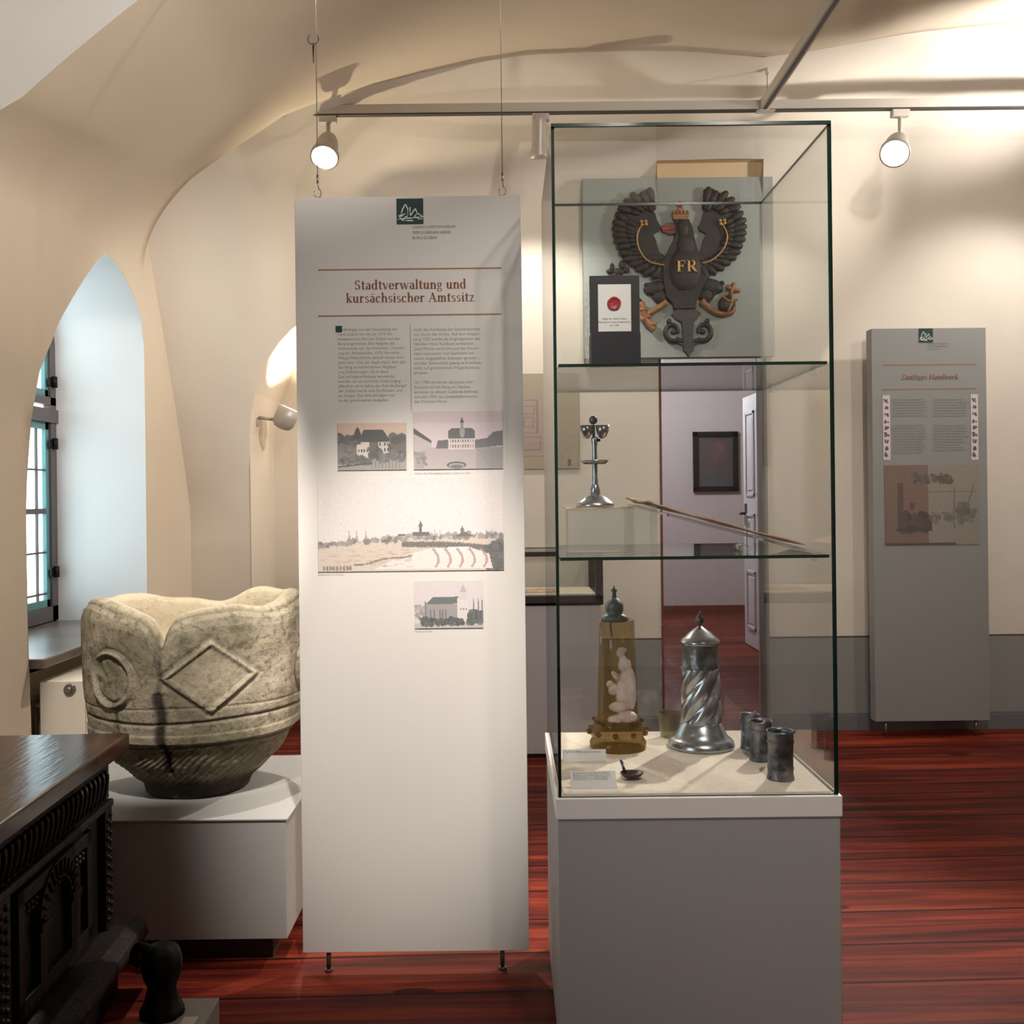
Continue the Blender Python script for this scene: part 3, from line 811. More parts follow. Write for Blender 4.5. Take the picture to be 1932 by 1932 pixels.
def logo_canvas():
    c = Cv(44, 42, (16, 46, 42)); W_ = (206, 214, 206)
    for a in ((0.05, 0.80, 0.95, 0.72), (0.08, 0.66, 0.30, 0.60), (0.18, 0.55, 0.24, 0.38), (0.24, 0.38, 0.34, 0.22), (0.34, 0.22, 0.42, 0.40), (0.42, 0.40, 0.42, 0.62),
              (0.50, 0.36, 0.52, 0.66), (0.52, 0.66, 0.62, 0.50), (0.62, 0.50, 0.70, 0.40), (0.70, 0.40, 0.78, 0.58), (0.78, 0.58, 0.97, 0.70), (0.20, 0.84, 0.60, 0.86), (0.10, 0.72, 0.22, 0.66),
              (0.3, 0.74, 0.4, 0.68), (0.66, 0.70, 0.74, 0.62), (0.80, 0.80, 0.95, 0.80)):
        c.line(*a, 0.020, W_)
    return c
def pic_castle():
    c = Cv(130, 84, (196, 178, 160)); D = (62, 66, 66)
    c.rect(0, 0, 1, 0.16, (204, 176, 160)); c.rect(0, 0.62, 1, 1, (150, 146, 142))
    c.bush(0, 0.45, 0.30, 0.62, 60, 0.10, (84, 88, 86)); c.bush(0.78, 1, 0.32, 0.7, 46, 0.10, (88, 90, 88)); c.bush(0.0, 0.25, 0.5, 0.8, 40, 0.08, (120, 118, 114))
    c.poly([(0.26, 0.14), (0.30, 0.08), (0.34, 0.22), (0.36, 0.34), (0.22, 0.34)], D)
    c.poly([(0.30, 0.40), (0.38, 0.14), (0.66, 0.14), (0.76, 0.36), (0.74, 0.40)], D)
    c.rect(0.34, 0.40, 0.74, 0.66, (196, 186, 178)); c.poly([(0.28, 0.46), (0.46, 0.42), (0.46, 0.74), (0.28, 0.76)], (206, 196, 188))
    c.rect(0.46, 0.40, 0.59, 0.66, (90, 92, 90))
    for x in (0.61, 0.68, 0.72):
        for y in (0.42, 0.54): c.rect(x, y, x + 0.022, y + 0.07, D)
    for x in (0.30, 0.34, 0.38, 0.42): c.rect(x, 0.56, x + 0.018, 0.62, D)
    c.bush(0.05, 0.5, 0.72, 0.88, 60, 0.05, (96, 98, 96)); c.bush(0.45, 0.62, 0.5, 0.75, 22, 0.06, (80, 82, 82)); c.bush(0.6, 1, 0.66, 0.82, 30, 0.05, (104, 104, 102))
    for i in range(9): c.line(0.5 + 0.05 * i, 0.80, 0.5 + 0.05 * i, 0.96, 0.012, (112, 108, 106), 0.7)
    c.line(0, 0.93, 0.5, 0.86, 0.012, D); c.grain(0.12); return c
def pic_square():
    c = Cv(170, 106, (206, 192, 196)); D = (74, 78, 80)
    c.rect(0, 0, 1, 0.2, (200, 182, 188)); c.poly([(0, 0.62), (1, 0.62), (1, 1), (0, 1)], (172, 162, 164)); c.poly([(0.7, 0.62), (1, 0.62), (1, 1), (0.7, 1)], (140, 138, 140), 0.6)
    c.poly([(0, 0.28), (0.20, 0.50), (0.20, 0.55), (0, 0.38)], D); c.poly([(0, 0.38), (0.2, 0.55), (0.2, 0.62), (0, 0.72)], (180, 172, 172))
    c.poly([(0.25, 0.64), (0.27, 0.50), (0.42, 0.49), (0.42, 0.64)], (92, 96, 96)); c.poly([(0.68, 0.50), (0.82, 0.47), (0.90, 0.36), (1, 0.34), (1, 0.60), (0.68, 0.64)], (104, 106, 108))
    c.rect(0.39, 0.47, 0.69, 0.66, (206, 194, 192)); c.poly([(0.39, 0.47), (0.39, 0.34), (0.43, 0.29), (0.65, 0.29), (0.69, 0.34), (0.69, 0.47)], (84, 92, 92))
    c.ell(0.545, 0.36, 0.03, 0.10, (150, 150, 150)); c.rect(0.53, 0.20, 0.56, 0.30, (140, 140, 142)); c.poly([(0.52, 0.20), (0.545, 0.10), (0.57, 0.20)], D)
    for i in range(10):
        for y in (0.49, 0.58): c.rect(0.41 + i * 0.028, y, 0.42 + i * 0.028, y + 0.05, D)
    c.ell(0.48, 0.93, 0.11, 0.06, D); c.ell(0.48, 0.94, 0.09, 0.045, (150, 148, 148)); c.ell(0.48, 0.955, 0.07, 0.03, D, 0.7)
    for i in range(12): c.line(0.02 + 0.01 * i, 0.7, 0.02 + 0.008 * i, 0.98, 0.005, D, 0.35)
    for i in range(14): c.line(0.72 + 0.02 * i, 0.66, 0.86 + 0.02 * i, 0.98, 0.004, D, 0.3)
    c.bush(0.0, 0.15, 0.72, 0.95, 20, 0.04, (130, 128, 128)); c.grain(0.07); return c
def pic_panorama():
    c = Cv(200, 98, (212, 204, 204)); D = (92, 92, 94); n = c.rng
    c.a[:] *= (1 - 0.04 * n.rand(98, 200)[..., None])
    c.poly([(0, 0.70), (0.3, 0.66), (0.6, 0.62), (1, 0.64), (1, 1), (0, 1)], (196, 182, 170))
    def hz(x): return 0.70 - 0.09 * math.sin(min(1, x * 1.3) * 1.4)
    for i in range(190):
        x = n.rand(); r = n.uniform(0.008, 0.03); y = hz(x) - 0.01 + n.rand() * 0.05
        c.ell(x, y, r * 0.5, r, (lambda g: (g, g - 3, g - 6))(int(n.randint(98, 156))), 0.8)
    c.rect(0.545, 0.50, 0.562, 0.62, D); c.poly([(0.54, 0.52), (0.553, 0.46), (0.567, 0.52)], D); c.rect(0.51, 0.585, 0.60, 0.62, D)
    c.rect(0.772, 0.56, 0.785, 0.62, D); c.poly([(0.766, 0.57), (0.778, 0.52), (0.79, 0.57)], D); c.poly([(0.74, 0.63), (0.78, 0.585), (0.84, 0.63)], D); c.rect(0.43, 0.60, 0.47, 0.625, D)
    for x in (0.16, 0.20, 0.25, 0.62, 0.65, 0.9, 0.93): c.poly([(x, 0.66), (x + 0.008, 0.56), (x + 0.016, 0.66)], D, 0.6)
    for i in range(34):
        t = i / 33; x = 0.46 + 0.46 * t; y = 0.715 + 0.05 * t ** 3
        c.ell(x, y, 0.009, 0.035, (70, 76, 76), 0.85)
    c.bush(0.90, 1.0, 0.76, 0.98, 70, 0.05, (84, 88, 88)); c.bush(0.93, 1.0, 0.68, 0.78, 20, 0.04, (84, 88, 88))
    c.poly([(0.30, 0.98), (0.42, 0.86), (0.60, 0.76), (0.80, 0.74), (0.92, 0.82), (0.94, 0.98)], (220, 206, 202))
    for k in range(5):
        xx = 0.62 + 0.065 * k
        for j in range(12): c.ell(xx + 0.028 * math.sin(j / 11 * 2.6), 0.77 + 0.017 * j, 0.008, 0.012, (146, 116, 112), 0.7)
    for j in range(30):
        t = j / 29; c.ell(0.2 + 0.3 * t, 0.93 - 0.10 * t + 0.01 * math.sin(9 * t), 0.012, 0.009, (110, 104, 100), 0.8)
    for j in range(60): c.ell(n.rand() * 0.5, 0.76 + 0.2 * n.rand(), 0.02, 0.006, (168, 146, 132), 0.5)
    for j in range(9): c.ell(0.03 + 0.018 * j, 0.965, 0.007, 0.03, (110, 92, 92), 0.8)
    c.grain(0.07); return c
def pic_church():
    c = Cv(130, 86, (204, 194, 196)); D = (82, 86, 88)
    c.rect(0, 0.90, 1, 1, (180, 174, 174)); c.rect(0, 0.50, 0.09, 0.53, D, 0.7); c.bush(0.0, 0.18, 0.55, 0.85, 26, 0.06, (150, 146, 144))
    c.poly([(0.16, 0.50), (0.26, 0.34), (0.64, 0.33), (0.62, 0.48), (0.20, 0.50)], (84, 98, 96)); c.poly([(0.15, 0.42), (0.20, 0.50), (0.20, 0.88), (0.15, 0.86)], (120, 118, 118))
    c.rect(0.18, 0.49, 0.62, 0.86, (146, 142, 142)); c.rect(0.62, 0.36, 0.78, 0.80, (208, 200, 198)); c.rect(0.66, 0.22, 0.76, 0.40, (196, 190, 190)); c.poly([(0.66, 0.23), (0.71, 0.06), (0.76, 0.23)], (170, 166, 168))
    for x in (0.22, 0.28, 0.36, 0.40, 0.45): c.rect(x, 0.60, x + 0.015, 0.82, D)
    for x in (0.67, 0.71, 0.75): c.rect(x, 0.58, x + 0.012, 0.62, D)
    c.bush(0.08, 0.72, 0.80, 0.93, 90, 0.05, (70, 76, 76)); c.bush(0.78, 1.0, 0.66, 0.90, 60, 0.06, (78, 84, 84))
    for x in (0.86, 0.93, 0.985): c.poly([(x - 0.02, 0.88), (x, 0.30), (x + 0.02, 0.88)], (86, 92, 92))
    c.grain(0.08); return c
def pic_workshop():
    c = Cv(132, 108, (126, 118, 106))
    c.rect(0, 0, 0.46, 1, (112, 88, 76)); c.rect(0.46, 0.0, 1, 1, (134, 130, 118)); c.rect(0.73, 0.28, 0.74, 0.8, (96, 92, 84)); c.rect(0.15, 0.33, 0.98, 0.345, (100, 92, 82))
    c.bush(0.30, 0.72, 0.12, 0.24, 60, 0.03, (84, 76, 70)); c.bush(0.18, 0.48, 0.62, 0.82, 70, 0.05, (64, 50, 46)); c.bush(0.76, 0.95, 0.5, 0.72, 40, 0.04, (100, 96, 88)); c.rect(0.14, 0.22, 0.2, 0.8, (74, 58, 52))
    c.bush(0.48, 0.74, 0.6, 0.72, 30, 0.03, (104, 100, 92)); c.rect(0.12, 0.80, 0.50, 0.82, (50, 38, 36)); c.bush(0.27, 0.30, 0.5, 0.54, 4, 0.03, (92, 36, 36)); c.rect(0.0, 0.975, 0.75, 1, (70, 50, 46)); c.line(0.86, 0.55, 0.94, 0.28, 0.01, (104, 102, 92))
    c.grain(0.12); return c
def pic_plan():
    c = Cv(60, 110, (166, 156, 132)); c.rect(0.0, 0.18, 0.55, 0.82, (170, 154, 142)); L2 = (146, 122, 112)
    for r in ((0.12, 0.28, 0.40, 0.62), (0.16, 0.34, 0.36, 0.42), (0.20, 0.46, 0.34, 0.56), (0.10, 0.66, 0.44, 0.80)):
        c.line(r[0], r[1], r[2], r[1], 0.006, L2); c.line(r[0], r[3], r[2], r[3], 0.006, L2); c.line(r[0], r[1], r[0], r[3], 0.006, L2); c.line(r[2], r[1], r[2], r[3], 0.006, L2)
    for i in range(7): c.line(0.06, 0.68 + 0.02 * i, 0.5, 0.68 + 0.02 * i, 0.003, L2, 0.5)
    c.line(0, 0.865, 0.8, 0.865, 0.004, L2); c.rect(0.84, 0.90, 0.89, 0.97, (96, 92, 78)); c.grain(0.05); return c
def pic_dark():
    c = Cv(60, 80, (30, 24, 26)); c.bush(0.2, 0.8, 0.15, 0.7, 60, 0.09, (50, 26, 28), 0.5); c.bush(0.1, 0.9, 0.7, 0.95, 40, 0.08, (30, 30, 38), 0.6); c.bush(0.55, 0.7, 0.1, 0.4, 20, 0.06, (92, 30, 34), 0.6); c.grain(0.2); return c

# ------------------------------------------------------------------ hanging panel (front)
YP = 2.655
a0 = P(560, 373, YP); a1 = P(985, 368, YP); b0 = P(567, 1797, YP); b1 = P(996, 1795, YP)
px0 = (a0.x + b0.x) / 2; px1 = (a1.x + b1.x) / 2; pz0 = (b0.z + b1.z) / 2; pz1 = (a0.z + a1.z) / 2
hp = thing('hanging_panel', 'tall grey text panel titled Stadtverwaltung, hanging on wires beside the stone font', 'display panel', ((px0 + px1) / 2, YP, 0), group='hanging text panels')
mb = MB(); mb.box((px0, YP, pz0), (px1, YP + 0.022, pz1)); obj('board', mb, 'panel', hp, bevel=0.0015)
YT = YP - 0.0006
def pp(u, v): p = P(u, v, YP); return p.x, p.z
x0, z0 = pp(748, 375); x1, z1 = pp(799, 423)
picture('logo', logo_canvas(), x0, z0, x1, z1, YP - 0.001, hp, 0.001, label='dark green castle emblem')
for i, (t, v) in enumerate((('LANDSCHAFTSMUSEUM', 431), ('DER DÜBENER HEIDE', 441.5), ('BURG DÜBEN', 451.5))):
    x0, z0 = pp(778, v); plain_text('museum_name', [t], x0, z0, 0.0105, YT, 'ink', hp)
for v in (508, 595):
    x0, z0 = pp(600, v + 1.5); x1, _ = pp(946, v); mb = MB(); mb.box((x0, YT - 0.0003, z0 - 0.0018), (x1, YP + 0.0002, z0 + 0.0018)); obj('rule', mb, 'rule', hp)
mb = MB()
cx, z = pp(774, 545.5); serif_text(mb, 'Stadtverwaltung und', cx, z, 0.293, YP)
cx, z = pp(774, 570); serif_text(mb, 'kursächsischer Amtssitz', cx, z, 0.336, YP)
obj('title', mb, 'redbrown', hp)
x0, z0 = pp(774, 612); _, z1 = pp(774, 775); mb = MB(); mb.box((x0 - 0.0008, YT, z1), (x0 + 0.0008, YP + 0.0002, z0)); obj('column_rule', mb, 'ink2', hp)
x0, z0 = pp(633, 615); mb = MB(); mb.box((x0, YT - 0.0002, z0 - 0.017), (x0 + 0.017, YP + 0.0002, z0)); obj('initial_square', mb, 'green', hp)
LC = ['   nabhängig von der Verwaltung der', 'Stadt Düben wurde um 1534 das', 'kursächsische Amt aus Düben auf der', 'Burg eingerichtet. Die Aufgabe des', 'Amtmannes war die Gerichtsb., Verwalt-', 'ung der Amtsbezirke. 1376 übernahm', 'Philipp Melanchthon danach diesen Amt-', 'stuhl inne. Was der Stadt stand, dem Jahr',
      'der Burg zu kurfürstlichen Abgaben', 'und Zollzahlungen, die in diese', 'Zeit auf eigene Belange verwendet', 'werden. So ein kurfürstl. Urteil erging', 'öffentlich oft im Jahre der Zeit die Bürger', 'der Städte wurde vom Kurfürsten, und', 'zu Torgau. Das ihre ständigen war', 'zu der gemeinsamen Aufgaben']
RC = ['Auch die Ausübung der Gerichtsbarkeit', 'war Sache des Amtes. Auf dem Galgen-', 'berg 1532 wurde die Angelegenheit des', 'Händlers Hans Kohlhase verhandelt.', 'Zwei Pferde waren ihm auf der Durch-', 'reise vom Junker von Zaschwitz mit', 'seinen eingestellten Schergen geraubt', 'worden. Bekanntlich gelang es Kohlhase', 'nicht, auf gerichtlichem Wege Recht zu', 'erhalten.', '',
      'Um 1780 wurde für das Justiz- und', 'Rentamt auf der Burg ein Neubau', 'errichtet. In diesem Gebäude befindet', 'sich seit 1953 das Landschaftsmuseum', 'der Dübener Heide.']
x0, z0 = pp(637, 624.5)
plain_text('body_text', LC, x0, z0, 0.0106, YT, 'ink2', hp, lead=1.16)
x0, z0 = pp(780, 624.5)
plain_text('body_text', RC, x0, z0, 0.0108, YT, 'ink2', hp, lead=1.16)
for nm, fn, (u0, v0, u1, v1), lb in (('printed_view', pic_castle, (637, 799, 767, 886), 'small print of a castle among trees'), ('printed_view', pic_square, (780, 777, 949, 884), 'print of a market square with town hall'),
                                    ('printed_view', pic_panorama, (599, 904, 951, 1075), 'wide printed town panorama'), ('printed_view', pic_church, (782, 1097, 912, 1184), 'small print of a church with tall trees')):
    x0, z0 = pp(u0, v0); x1, z1 = pp(u1, v1)
    picture(nm, fn(), x0, z0, x1, z1, YP - 0.003, hp, label=lb)
for u, v, t in ((783, 895, 'Ansicht des Marktplatzes Düben im Jahre um 1850'), (600, 1086, 'Stadtansicht von Düben'), (783, 1193, 'Kirche in Düben')):
    x0, z0 = pp(u, v); plain_text('caption', [t], x0, z0, 0.007, YT, 'ink2', hp)
HKY = 3.9
for _ in range(30):
    HKY = (vault_z(P(590, 72, HKY).x, HKY) - EYE) / (P(590, 72, 1.0).z - EYE)
HK = P(591, 84, HKY - 0.04)
for u in (598, 948):
    p = P(u, 365, YP); zt = pz1
    mb = MB()
    pts = [(p.x + 0.009 * math.sin(t), YP + 0.011, zt + 0.014 + 0.012 * -math.cos(t)) for t in np.linspace(-2.2, 2.9, 16)]
    mb.tube(pts, 0.0016, 6); mb.tube([pts[-1], (p.x, YP + 0.011, zt + 0.05)], 0.0016, 6)
    mb.cyl((p.x, YP + 0.011, zt + 0.04), (p.x, YP + 0.011, zt + 0.062), 0.003, seg=8)
    obj('hook', mb, 'steel', hp)
    top = (p.x, YP + 0.011, 3.6)
    mb = MB(); mb.cyl((p.x, YP + 0.011, zt + 0.05), top, 0.0012, seg=6); obj('wire', mb, 'steel', hp)
for u in (619, 948):
    p = P(u, 1810, YP); mb = MB(); mb.cyl((p.x, YP + 0.011, 0.002), (p.x, YP + 0.011, pz0 + 0.01), 0.006, seg=10); mb.cyl((p.x, YP + 0.011, 0.0), (p.x, YP + 0.011, 0.006), 0.011, seg=12)
    obj('foot', mb, 'raildark', hp)
# small ring hook in the vault
t = thing('ceiling_hook', 'small ring hook fixed in the vault above the left end of the lamp rail', 'hook', tuple(HK))
mb = MB(); pts = [(HK.x + 0.02 * math.sin(a), HK.y, HK.z + 0.02 + 0.02 * math.cos(a)) for a in np.linspace(0.9, 5.8, 14)]; mb.tube(pts, 0.0025, 6); mb.ell(tuple(HK), (0.007, 0.007, 0.007), 10); obj('ring', mb, 'steel', t)
mb = MB(); mb.cyl((HK.x, HK.y, HK.z + 0.04), (HK.x, HK.y, vault_z(HK.x, HK.y) + 0.01), 0.002, seg=6); obj('screw', mb, 'steel', t)
mb = MB(); mb.cyl((HK.x, HK.y, HK.z), (HK.x, HK.y, HK.z - 0.07), 0.004, 0.0015, 8); obj('cord_end', mb, 'raildark', t)

# ------------------------------------------------------------------ right panel
YQ = 5.13
a0 = P(1641, 620, YQ); a1 = P(1859, 618, YQ); b0 = P(1655, 1363, YQ); b1 = P(1869, 1358, YQ)
qx0 = (a0.x + b0.x) / 2; qx1 = (a1.x + b1.x) / 2; qz0 = (b0.z + b1.z) / 2; qz1 = (a0.z + a1.z) / 2
rp = thing('hanging_panel', 'grey text panel titled Zünftiges Handwerk, standing at the back wall on the right', 'display panel', ((qx0 + qx1) / 2, YQ, 0), group='hanging text panels')
mb = MB(); mb.box((qx0, YQ, qz0), (qx1, YQ + 0.075, qz1)); obj('board', mb, 'panel2', rp, bevel=0.002)
def pq(u, v): p = P(u, v, YQ); return p.x, p.z
x0, z0 = pq(1733, 620); x1, z1 = pq(1760, 646); picture('logo', logo_canvas(), x0, z0, x1, z1, YQ - 0.002, rp, 0.002, label='dark green castle emblem')
for i, (t, v) in enumerate((('LANDSCHAFTSMUSEUM', 650), ('DER DÜBENER HEIDE', 655), ('BURG DÜBEN', 660))):
    x0, z0 = pq(1750, v); plain_text('museum_name', [t], x0, z0, 0.0105, YQ - 0.001, 'ink', rp)
for v in (689, 735):
    x0, z0 = pq(1664, v); x1, _ = pq(1842, v); mb = MB(); mb.box((x0, YQ - 0.001, z0 - 0.0025), (x1, YQ + 0.001, z0 + 0.0025)); obj('rule', mb, 'rule', rp)
mb = MB(); cx, z = pq(1753, 716); serif_text(mb, 'Zünftiges Handwerk', cx, z, 0.29, YQ - 0.001, slant=0.25); obj('title', mb, 'redbrown', rp)
n = random.Random(4)
for k, (u0, u1, v0, v1) in enumerate(((1684, 1750, 752, 790), (1760, 1828, 752, 792), (1684, 1750, 801, 862), (1760, 1826, 801, 858))):
    x0, z0 = pq(u0, v0); x1, z1 = pq(u1, v1); rows = int((z0 - z1) / 0.0145)
    wds = 'die Zünfte der Stadt Düben Meister und Gesellen Handwerk Ordnung Innung Lade Siegel Tuchmacher Schuhmacher Bäcker Fleischer'.split()
    ls = []
    for r in range(rows):
        s = ''
        while len(s) < 34: s += n.choice(wds) + ' '
        ls.append(s[:36])
    plain_text('body_text', ls, x0, z0 - 0.01, 0.0125, YQ - 0.0015, 'ink', rp, lead=1.1, width=x1 - x0)
for u0, u1 in ((1665, 1680), (1831, 1846)):
    c = Cv(16, 120, (206, 194, 196))
    for i in range(9): c.bush(0.25, 0.75, 0.07 + i * 0.103, 0.12 + i * 0.103, 9, 0.018, (84, 74, 88))
    x0, z0 = pq(u0, 746 if u0 < 1700 else 744); x1, z1 = pq(u1, 868); picture('emblem_strip', c, x0, z0, x1, z1, YQ - 0.002, rp, 0.002)
x0, z0 = pq(1668, 878); x1, z1 = pq(1848, 1027); picture('printed_view', pic_workshop(), x0, z0, x1, z1, YQ - 0.003, rp, label='dark brown print of a workshop')
for u in (1676, 1847):
    p = P(u, 1366, YQ); mb = MB(); mb.cyl((p.x, YQ + 0.03, 0.0), (p.x, YQ + 0.03, qz0 + 0.005), 0.007, seg=10); obj('foot', mb, 'steel', rp)
for u in (1660, 1838):
    p = P(u, 620, YQ)
# ================================================================== DISPLAY CASE
YG = 2.186
def cx_(u, v): return P(u, v, YG)
gx0 = (cx_(1037, 231).x + cx_(1056, 1500).x) / 2; gx1 = (cx_(1564, 229).x + cx_(1586, 1493).x) / 2
GD = gx1 - gx0
gz1 = (cx_(1037, 231).z + cx_(1564, 229).z) / 2
gz0 = (cx_(1056, 1505).z + cx_(1586, 1493).z) / 2
YB = YG + 0.60
dc = thing('display_case', 'tall glass display case with two glass shelves on a grey plinth', 'display case', ((gx0 + gx1) / 2, (YG + YB) / 2, 0))
bx0, bx1 = gx0 - 0.006, gx1 + 0.006
mb = MB(); mb.box((bx0 + 0.004, YG - 0.004, 0.012), (bx1 - 0.004, YB + 0.004, gz0 - 0.049)); obj('plinth', mb, 'base', dc, bevel=0.002)
mb = MB(); mb.box((bx0, YG - 0.008, gz0 - 0.049), (bx1, YB + 0.008, gz0 - 0.004)); obj('plinth_lid', mb, 'lid', dc, bevel=0.002)
mb = MB(); mb.box((gx0 + 0.012, YG + 0.012, gz0 - 0.004), (gx1 - 0.012, YB - 0.012, gz0)); obj('cloth_floor', mb, 'fabric', dc)
TG = 0.007
def pane(name, lo, hi, axis):
    """glass slab: clear on its two large faces, green at its cut edges"""
    mb = MB(); mb.box(lo, hi)
    for f in mb.bm.faces:
        f.normal_update(); f.material_index = 0 if abs(f.normal[axis]) > 0.9 else 1
    return obj(name, mb, ['glass', 'edge'], dc)
pane('glass_front', (gx0, YG, gz0 - 0.003), (gx1, YG + TG, gz1 - TG), 1)
pane('glass_back', (gx0, YB - TG, gz0 - 0.003), (gx1, YB, gz1 - TG), 1)
pane('glass_side', (gx0, YG + TG, gz0 - 0.003), (gx0 + TG, YB - TG, gz1 - TG), 0)
pane('glass_side', (gx1 - TG, YG + TG, gz0 - 0.003), (gx1, YB - TG, gz1 - TG), 0)
gt = pane('glass_top', (gx0, YG, gz1 - TG), (gx1, YB, gz1), 2); gt.data.materials[0] = M_['topglass']
s1 = (P(1050, 687, YG + .01).z + P(1572, 681, YG + .01).z) / 2; s2 = (P(1057, 1053, YG + .01).z + P(1575, 1045, YG + .01).z) / 2
pane('glass_shelf', (gx0 + TG + 0.004, YG + TG + 0.003, s1 - TG), (gx1 - TG - 0.004, YB - TG - 0.04, s1), 2)
pane('glass_shelf', (gx0 + TG + 0.004, YG + TG + 0.003, s2 - TG), (gx1 - TG - 0.004, YB - TG - 0.02, s2), 2)
# small clear shelf brackets
for zz in (s1, s2):
    for xx in (gx0 + TG, gx1 - TG - 0.012):
        for yy in (YG + 0.1, YB - 0.12):
            mb = MB(); mb.box((xx, yy, zz - TG - 0.012), (xx + 0.012, yy + 0.012, zz - TG)); obj('shelf_support', mb, 'acrylic', dc)

# ---- seal card on the upper shelf
YS = 2.225
def ps(u, v, Y=YS): p = P(u, v, Y); return p.x, p.z
sx0 = ps(1113, 600)[0]; sx1 = ps(1207, 600)[0]; sz1 = ps(1160, 520)[1]
sc = thing('seal_document', 'black card with a red wax seal on white paper, standing on the upper glass shelf', 'document', ((sx0 + sx1) / 2, YS + 0.05, s1))
mb = MB(); zf = ps(1160, 628)[1]
mb.prism([(sx0, zf), (sx1, zf), (sx1, sz1), (sx0, sz1)], YS, YS + 0.006)
obj('black_card', mb, 'black', sc)
mb = MB(); mb.box((sx0 + 0.002, YS - 0.004, s1 + 0.0005), (sx1 + 0.001, YS + 0.05, zf)); obj('card_stand', mb, mat('navy_card', srgb(20, 19, 34), 0.6), sc)
wx0, wz1 = ps(1128, 537); wx1, wz0 = ps(1191, 625)
mb = MB(); mb.box((wx0, YS - 0.001, wz0), (wx1, YS + 0.001, wz1)); obj('white_sheet', mb, 'card', sc)
c_ = ps(1158.5, 573)
mb = MB(); mb.lathe([(0.013, 0), (0.0148, 0.0008), (0.0148, 0.003), (0.0125, 0.0045), (0.0115, 0.0035), (0.004, 0.0035)], seg=28, fn=lambda r, z, a: r * (1 + 0.02 * math.sin(5 * a)))
mb.bm.transform(Matrix.Translation((c_[0], YS - 0.001, c_[1])) @ Matrix.Rotation(PI / 2, 4, 'X')); obj('wax_seal', mb, 'wax', sc)
plain_text('caption', ['Siegel der Stadt Düben', 'Abdruck in rotem Siegelwachs', 'um 1700'], *ps(1159, 603), 0.0058, YS - 0.0016, 'ink2', sc, align='CENTER')
mb = MB()
for k in range(3):
    pts = [(sx0 - 0.006 + 0.003 * math.sin(q * 1.3 + k * 2), YS + 0.002 + 0.002 * k, lerp(sz1 - 0.01, s1 + 0.002, q / 9)) for q in range(10)]
    mb.tube(spline(pts, 3), 0.0008, 5)
obj('cord', mb, 'card', sc)

# ---- pewter table lamp / candlestick on a clear riser
YL = 2.42
rb = thing('acrylic_riser', 'low clear acrylic riser under the pewter oil lamp on the lower glass shelf', 'riser', (P(1125, 1000, YL).x, YL, s2))
x0 = P(1070, 1000, YL).x; x1 = P(1182, 1000, YL).x; zt = P(1125, 957, YL - 0.04).z
mb = MB(); mb.box((x0, YL - 0.05, s2 + 0.0005), (x1, YL + 0.05, zt - 0.003)); obj('block', mb, 'acrylic', rb)
mb = MB(); mb.box((x0 - 0.006, YL - 0.055, zt - 0.003), (x1 + 0.006, YL + 0.055, zt)); obj('top_plate', mb, 'paper', rb)
lc = P(1123, 950, YL); k = YL / F
lp = thing('oil_lamp', 'pewter stem lamp with round foot and two open bowls on the lower glass shelf', 'lamp', (lc.x, YL, zt))
o_ = (lc.x, YL, zt + 0.0003)
H = lambda v: (955 - v) * k
mb = MB(); mb.lathe([(35 * k, 0), (36 * k, 3 * k), (33 * k, 8 * k), (27 * k, 13 * k), (20 * k, 19 * k), (13 * k, 22 * k), (9 * k, 25 * k)], o_, 40); obj('foot', mb, 'pewter', lp)
mb = MB(); mb.lathe([(9 * k, 24 * k), (10 * k, 30 * k), (7 * k, 40 * k), (5 * k, 46 * k), (6.5 * k, 50 * k), (5 * k, 54 * k), (5 * k, 80 * k), (6 * k, 84 * k), (5 * k, 90 * k), (4.5 * k, 110 * k), (6 * k, 122 * k), (7 * k, 128 * k), (5 * k, 132 * k)], o_, 24); obj('stem', mb, 'pewter', lp)
mb = MB(); mb.lathe([(4 * k, H(872)), (20 * k, H(874)), (26 * k, H(869)), (27 * k, H(867)), (25 * k, H(868)), (18 * k, H(871)), (4 * k, H(869))], o_, 36, cap0=False, cap1=False); obj('drip_plate', mb, 'pewter', lp)
for sgn in (-1, 1):
    mb = MB(); cxx = lc.x + sgn * 14 * k
    mb.lathe([(2 * k, H(826)), (7 * k, H(823)), (12 * k, H(812)), (13.5 * k, H(801)), (12.5 * k, H(801)), (10 * k, H(812)), (2 * k, H(821))], (cxx, YL, zt), 24, fn=lambda r, z, a, s=sgn: r * (1 + 0.1 * math.cos(a) * s), cap0=False, cap1=False); obj('bowl', mb, 'pewter', lp)
mb = MB(); mb.cyl((lc.x - 1.5 * k, YL, zt + H(826)), (lc.x - 1.5 * k, YL, zt + H(800)), 3 * k, seg=12); mb.ell((lc.x - 2 * k, YL, zt + H(791)), (8 * k, 8 * k, 8.5 * k), 18); obj('ball_knob', mb, 'pewterdk', lp)
mb = MB(); mb.ell((lc.x + 8 * k, YL - 0.004, zt + H(829)), (3.2 * k,) * 3, 12); mb.cyl((lc.x + 2 * k, YL, zt + H(826)), (lc.x + 8 * k, YL - 0.004, zt + H(829)), 1.5 * k, seg=8); obj('small_knob', mb, 'blackwood', lp)

